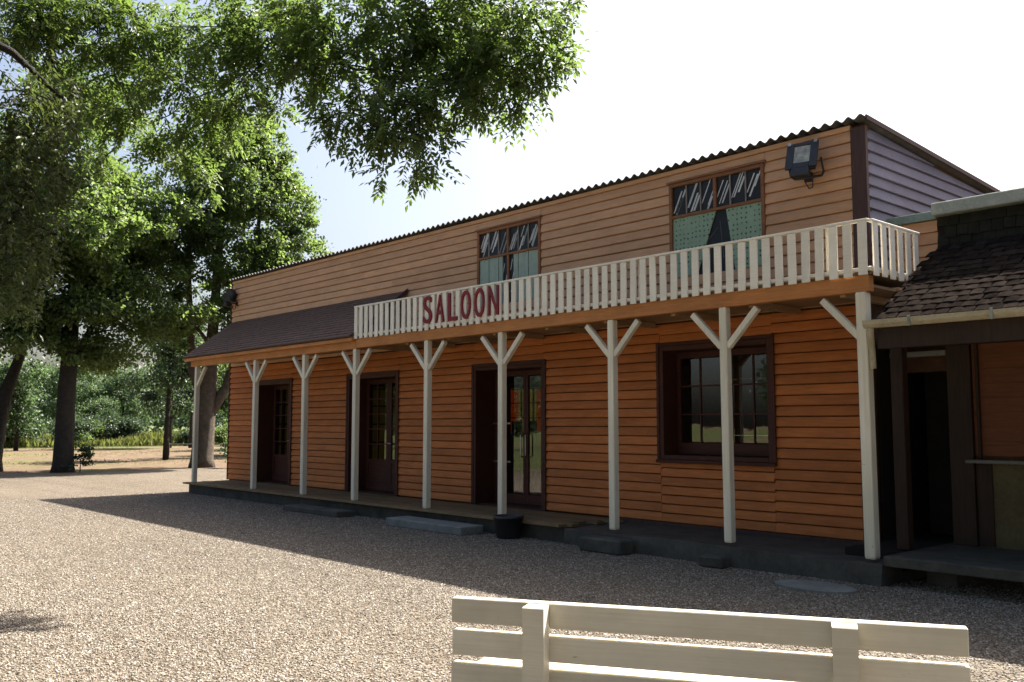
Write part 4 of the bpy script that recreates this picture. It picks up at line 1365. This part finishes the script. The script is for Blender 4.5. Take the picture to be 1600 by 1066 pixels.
# tall many-stemmed tree by the saloon corner
b = (-33.8, 14.8, 0)
cl = ell_clumps((-33.4, 15.6, 9.3), (2.7, 2.9, 4.3), 25, 1.0, rg, .25)
for q in range(34):                    # a full upright column of foliage
    h_ = 4.6 + 9.0 * q / 33
    a_ = q * 2.4
    w_ = (1.0 if h_ < 11 else 1.0 - (h_ - 11) * .25) * (1.25 + .75 * ((q * 7) % 5) / 4)
    cl.append((-33.4 + w_ * math.cos(a_), 15.5 + w_ * 1.05 * math.sin(a_), h_, .8))
cl += [(-32.4, 16.4, 8.4, .9), (-32.4, 16.8, 9.9, .9), (-32.6, 16.0, 12.0, .9), (-32.5, 17.2, 6.2, .7), (-32.9, 16.8, 6.9, .8), (-32.6, 17.4, 7.9, .8), (-32.6, 17.9, 9.0, .75), (-32.8, 17.6, 10.8, .8), (-33.0, 17.0, 12.4, .8), (-32.5, 18.2, 7.2, .6), (-33.2, 16.2, 13.2, .7), (-34, 14.2, 5.6, .8), (-33.2, 15.6, 5.4, .7)]
tree('poplar_tree', 'tall tree with several upright stems behind the left end of the saloon roof', b,
     [(-33.8, 14.8, -.1), (-33.8, 14.8, .3), (-33.75, 14.85, 1.6), (-33.7, 14.9, 2.8), (-33.6, 14.95, 4.5), (-33.5, 15.1, 8), (-33.4, 15.3, 12.6)], [.52, .42, .36, .34, .22, .14, .03],
     [([(-33.75, 14.85, 1.7), (-33.4, 15.5, 3.0), (-33.2, 16.0, 5.0), (-33.0, 16.4, 8.5), (-33.0, 16.6, 12)], [.24, .19, .15, .10, .02]),
      ([(-33.75, 14.85, 2.2), (-34.0, 14.4, 3.6), (-34.1, 14.2, 7.0), (-34.0, 14.1, 11)], [.2, .16, .11, .02])],
     cl, simple_leaves(cl, 1750, .14, rg, .95, .3, 12, .22), M['leaf_mid'], M['bark'], limb_r=.09, rg=rg)
# leaning dark tree half outside the left edge
b = (-35.6, 8.15, 0)
cl = ell_clumps((-36.0, 7.0, 7.5), (3, 2.6, 3.2), 16, 1.1, rg) + [(-35.4, 9.2, 5.2, .9), (-35.3, 8.9, 6.4, .9)]
tree('leaning_tree', 'dark leaning trunk with spreading limbs cut by the left edge of the photo', b,
     [(-35.6, 8.15, -.1), (-35.6, 8.18, .4), (-35.6, 8.3, 1.6), (-35.5, 8.5, 2.8), (-35.4, 8.9, 4.2), (-35.4, 9.1, 6)], [.40, .30, .26, .22, .15, .05],
     [([(-35.55, 8.4, 2.2), (-35.8, 7.8, 3.8), (-36, 7.2, 5.5)], [.18, .13, .07])], cl, simple_leaves(cl, 1200, .17, rg, .9, .35, 8, .3), M['leaf_dark'], M['bark_dark'], limb_r=.08, rg=rg)

def far_tree(name, label, base, h, cr, hc, n, r, leafm, dens=420, size=.2, seed=1, group='trees beyond the dry field', cz=None):
    rg = np.random.default_rng(seed)
    x, y = base
    cz = cz or h * .62
    cl = ell_clumps((x, y, cz), (cr, cr, hc), n, r, rg, .2)
    tree(name, label, (x, y, 0), [(x, y, -.2), (x + .05, y, h * .2), (x + .1, y + .05, h * .45), (x, y, h * .85)], [.15, .11, .08, .03], [], cl,
         simple_leaves(cl, int(dens * 1.9), size * .8, rg, .9, .35, 8, .30), leafm, M['bark_dark'], group, limb_r=.05, rg=rg)
far_tree('dark_tree', 'dark dense tree standing between the broad tree and the many-stemmed tree', (-41.8, 16.6), 8.5, 1.5, 2.7, 11, .95, M['leaf_dark'], 480, .18, 31, cz=5.0)
far_tree('small_tree', 'small round tree on twin thin trunks before the pale grass', (-63.1, 25.3), 10.5, 2.3, 3.0, 14, 1.1, M['leaf_mid'], 520, .24, 32, cz=6.2)
far_tree('small_tree', 'slim dark young tree just right of the twin-trunked tree', (-62.0, 26.3), 8.5, 1.2, 2.4, 6, .9, M['leaf_dark'], 520, .24, 33, cz=6.0)
far_tree('small_tree', 'light green tree seen low between the left edge and the broad trunk', (-62.5, 15.6), 7.0, 2.0, 2.4, 10, 1.1, M['leaf_pale'], 420, .26, 34, cz=3.7)
far_tree('willow_tree', 'pale willowy tree in the gap right of the broad dark trunk', (-86.0, 25.6), 8.0, 3.2, 3.0, 16, 1.3, M['leaf_pale'], 420, .22, 35, cz=4.2)
far_tree('willow_tree', 'grey-green willowy tree left of the twin-trunked tree', (-88.0, 30.8), 8.2, 3.4, 3.0, 16, 1.3, M['leaf_pale'], 420, .22, 36, cz=4.3)
far_tree('dark_tree', 'deep green tree closing the gap beside the saloon corner post', (-78.0, 33.8), 9.5, 3.0, 3.2, 14, 1.3, M['leaf_dark'], 420, .22, 37, cz=5.4)
far_tree('dark_tree', 'mid green tree seen behind the porch end of the saloon', (-74.0, 36.5), 9.0, 2.8, 3.2, 14, 1.3, M['leaf_mid'], 420, .22, 38, cz=5.2)
far_tree('dark_tree', 'tall dark tree at the far left beyond the leaning trunk', (-66.0, 12.5), 11.0, 3.0, 4.0, 14, 1.4, M['leaf_dark'], 420, .22, 39, cz=6.5)
for k, (x, y, h) in enumerate(((-44, 25.5, 9), (-54, 32, 9.5), (-58, -4, 10), (-52, -16, 11), (-40, -24, 10), (-70, 2, 12), (-30, -30, 9), (-64, 48, 11), (-50, 60, 12), (15, -1, 11))):  # the last one is added unseen to shade the facade's right end
    far_tree('dark_tree', 'leafy tree added unseen behind the camera to block sky light', (x, y), h, 3.4, 3.6, 12, 1.6, M['leaf_mid'] if k % 2 else M['leaf_dark'], 240, .34, 50 + k, 'trees round the yard outside the photo', cz=h * .55)

for k, (x, y, r) in enumerate(((1.8, -4.2, 3.6), (7.5, -3.6, 4.0), (-4.5, -8.5, 3.6), (12.5, 1.0, 3.4))):  # unseen trees added behind the camera to darken the facade's right end
    far_tree('dark_tree', 'leafy tree added unseen behind the camera to block sky light', (x, y), 11.5, r, 3.4, 24, 1.7, M['leaf_dark'], 230, .34, 90 + k, 'trees round the yard outside the photo', cz=8.2)

def shrub(label, x, y, r, h, leafm, seed, dens=1300, size=.14):
    rg = np.random.default_rng(seed)
    t = thing('shrub', label, 'shrub', (x, y, 0), 'shrubs along the far side of the dry field')
    cl = [(x + rg.uniform(-.6, .6) * r, y + rg.uniform(-.6, .6) * r, h * rg.uniform(.3, .75), h * rg.uniform(.3, .42)) for _ in range(7)]
    m = MB()
    for (a, b_, c, q) in cl:
        m.tube(bend((x, y, -.05), (a, b_, c), 0, 3, rg), [.04, .03, .02, .008], 5)
    m.build('stem', M['bark_dark'], t)
    leaf_mesh('foliage', *simple_leaves(cl, dens, size, rg, .8, .3, 8, .3), leafm, parent=t)
for a in (('dark rounded shrub left of the broad trunk on the field edge', -70.5, 20.6, 1.6, 2.2, M['leaf_dark'], 61),
          ('low dark shrub at the far left on the field edge', -69.5, 17.0, 1.8, 1.9, M['leaf_dark'], 62),
          ('tall dark shrub between the willowy trees', -74.0, 25.6, 1.5, 2.9, M['leaf_dark'], 63),
          ('light shrub right behind the broad trunk', -73.5, 22.8, 1.4, 2.0, M['leaf_mid'], 64),
          ('yellowish shrub right of the broad trunk', -75.0, 24.3, 1.4, 1.5, M['weed'], 65),
          ('dark little shrub by the twin thin trunks', -68.5, 28.6, .9, 1.3, M['leaf_dark'], 66),
          ('bush in the grass seen beneath the porch end', -66.0, 30.5, 1.2, 1.6, M['leaf_mid'], 67)):
    shrub(*a)
rg = np.random.default_rng(71)
t = thing('shrub', 'small dark shoots at the foot of the broad dark trunk', 'shrub', (-33.1, 10.25, 0))
cl = [(-33.1, 10.25, .35, .35), (-33.05, 10.3, .7, .3)]
m = MB(); m.tube([(-33.1, 10.25, -.05), (-33.1, 10.27, .4), (-33.05, 10.3, .9)], [.02, .015, .006], 5); m.build('stem', M['bark_dark'], t)
leaf_mesh('foliage', *simple_leaves(cl, 2600, .10, rg, 1, .2, 20, .2), M['leaf_dark'], parent=t)
t = thing('shrub', 'sparse leafy shoots beside the trunk behind the porch end', 'shrub', (-32.6, 15.3, 0))
cl = [(-32.6, 15.3, .4, .35), (-32.55, 15.4, .9, .3)]
m = MB(); m.tube([(-32.6, 15.3, -.05), (-32.6, 15.32, .5), (-32.55, 15.4, 1.1)], [.02, .015, .006], 5); m.build('stem', M['bark_dark'], t)
leaf_mesh('foliage', *simple_leaves(cl, 2000, .11, rg, 1, .2, 20, .2), M['leaf_pale'], parent=t)

# tall weeds and grass on the far bank
n = 26000
p = np.stack([rg.uniform(-90, -68.5, n), rg.uniform(12, 40, n), np.zeros(n)], 1)
d = unit(np.stack([rg.normal(0, .35, n), rg.normal(0, .35, n), np.ones(n)], 1))
hh = rg.uniform(.35, 1.0, n) * (0.6 + .5 * np.sin(p[:, 0] * .6) * np.sin(p[:, 1] * .5))
o = leaf_mesh('grass', p, d, unit(np.stack([rg.normal(0, 1, n), rg.normal(0, 1, n), np.zeros(n)], 1)), np.abs(hh) + .2, np.full(n, .07), M['weed'])
kind(o, 'stuff'); o['label'] = 'tall pale weeds along the far side of the dry field'
# dry tufts and clods on the field
n = 9000
p = np.stack([rg.uniform(-66, -34, n), rg.uniform(4, 34, n), np.full(n, -.01)], 1)
keep = (np.sin(p[:, 0] * .55 + 1.2 * np.sin(p[:, 1] * .3)) + rg.normal(0, .5, n)) > .45
p = p[keep]; n = len(p)
d = unit(np.stack([rg.normal(0, .8, n), rg.normal(0, .8, n), np.ones(n) * .7], 1))
o = leaf_mesh('dry_grass', p, d, unit(rg.normal(0, 1, (n, 3))), rg.uniform(.04, .13, n), np.full(n, .018), M['weed'])
kind(o, 'stuff'); o['label'] = 'sparse dry tufts over the brown field'

# distant wood line closing the view
rg = np.random.default_rng(81)
cl = []
for k in range(300):
    a = R(-40 + k * .6); dd_ = rg.uniform(180, 230)
    cl.append((-math.cos(a) * dd_, math.sin(a) * dd_, rg.uniform(2, 8), rg.uniform(4, 6)))
o = leaf_mesh('distant_wood', *simple_leaves(cl, 26, 1.0, rg, .9, .3, .8, 1.2), M['leaf_dark'])
kind(o, 'stuff'); o['label'] = 'far line of woodland on the horizon'

# low white rail fence behind the porch end
fence = thing('rail_fence', 'low pale rail fence in the field seen beneath the porch end', 'fence', (-48, 21.0, 0))
for k in range(6):
    x, y = -48.5 + k * 1.0, 19.4 + k * 1.45
    MB().cbox(x - .05, x + .05, y - .05, y + .05, -.05, .62, .008).build('fence_post', M['ledge'], fence)
MB().tube([(-48.5, 19.4, .56), (-46, 23.0, .57), (-43.5, 26.65, .56)], .028, 6).build('rail', M['ledge'], fence)
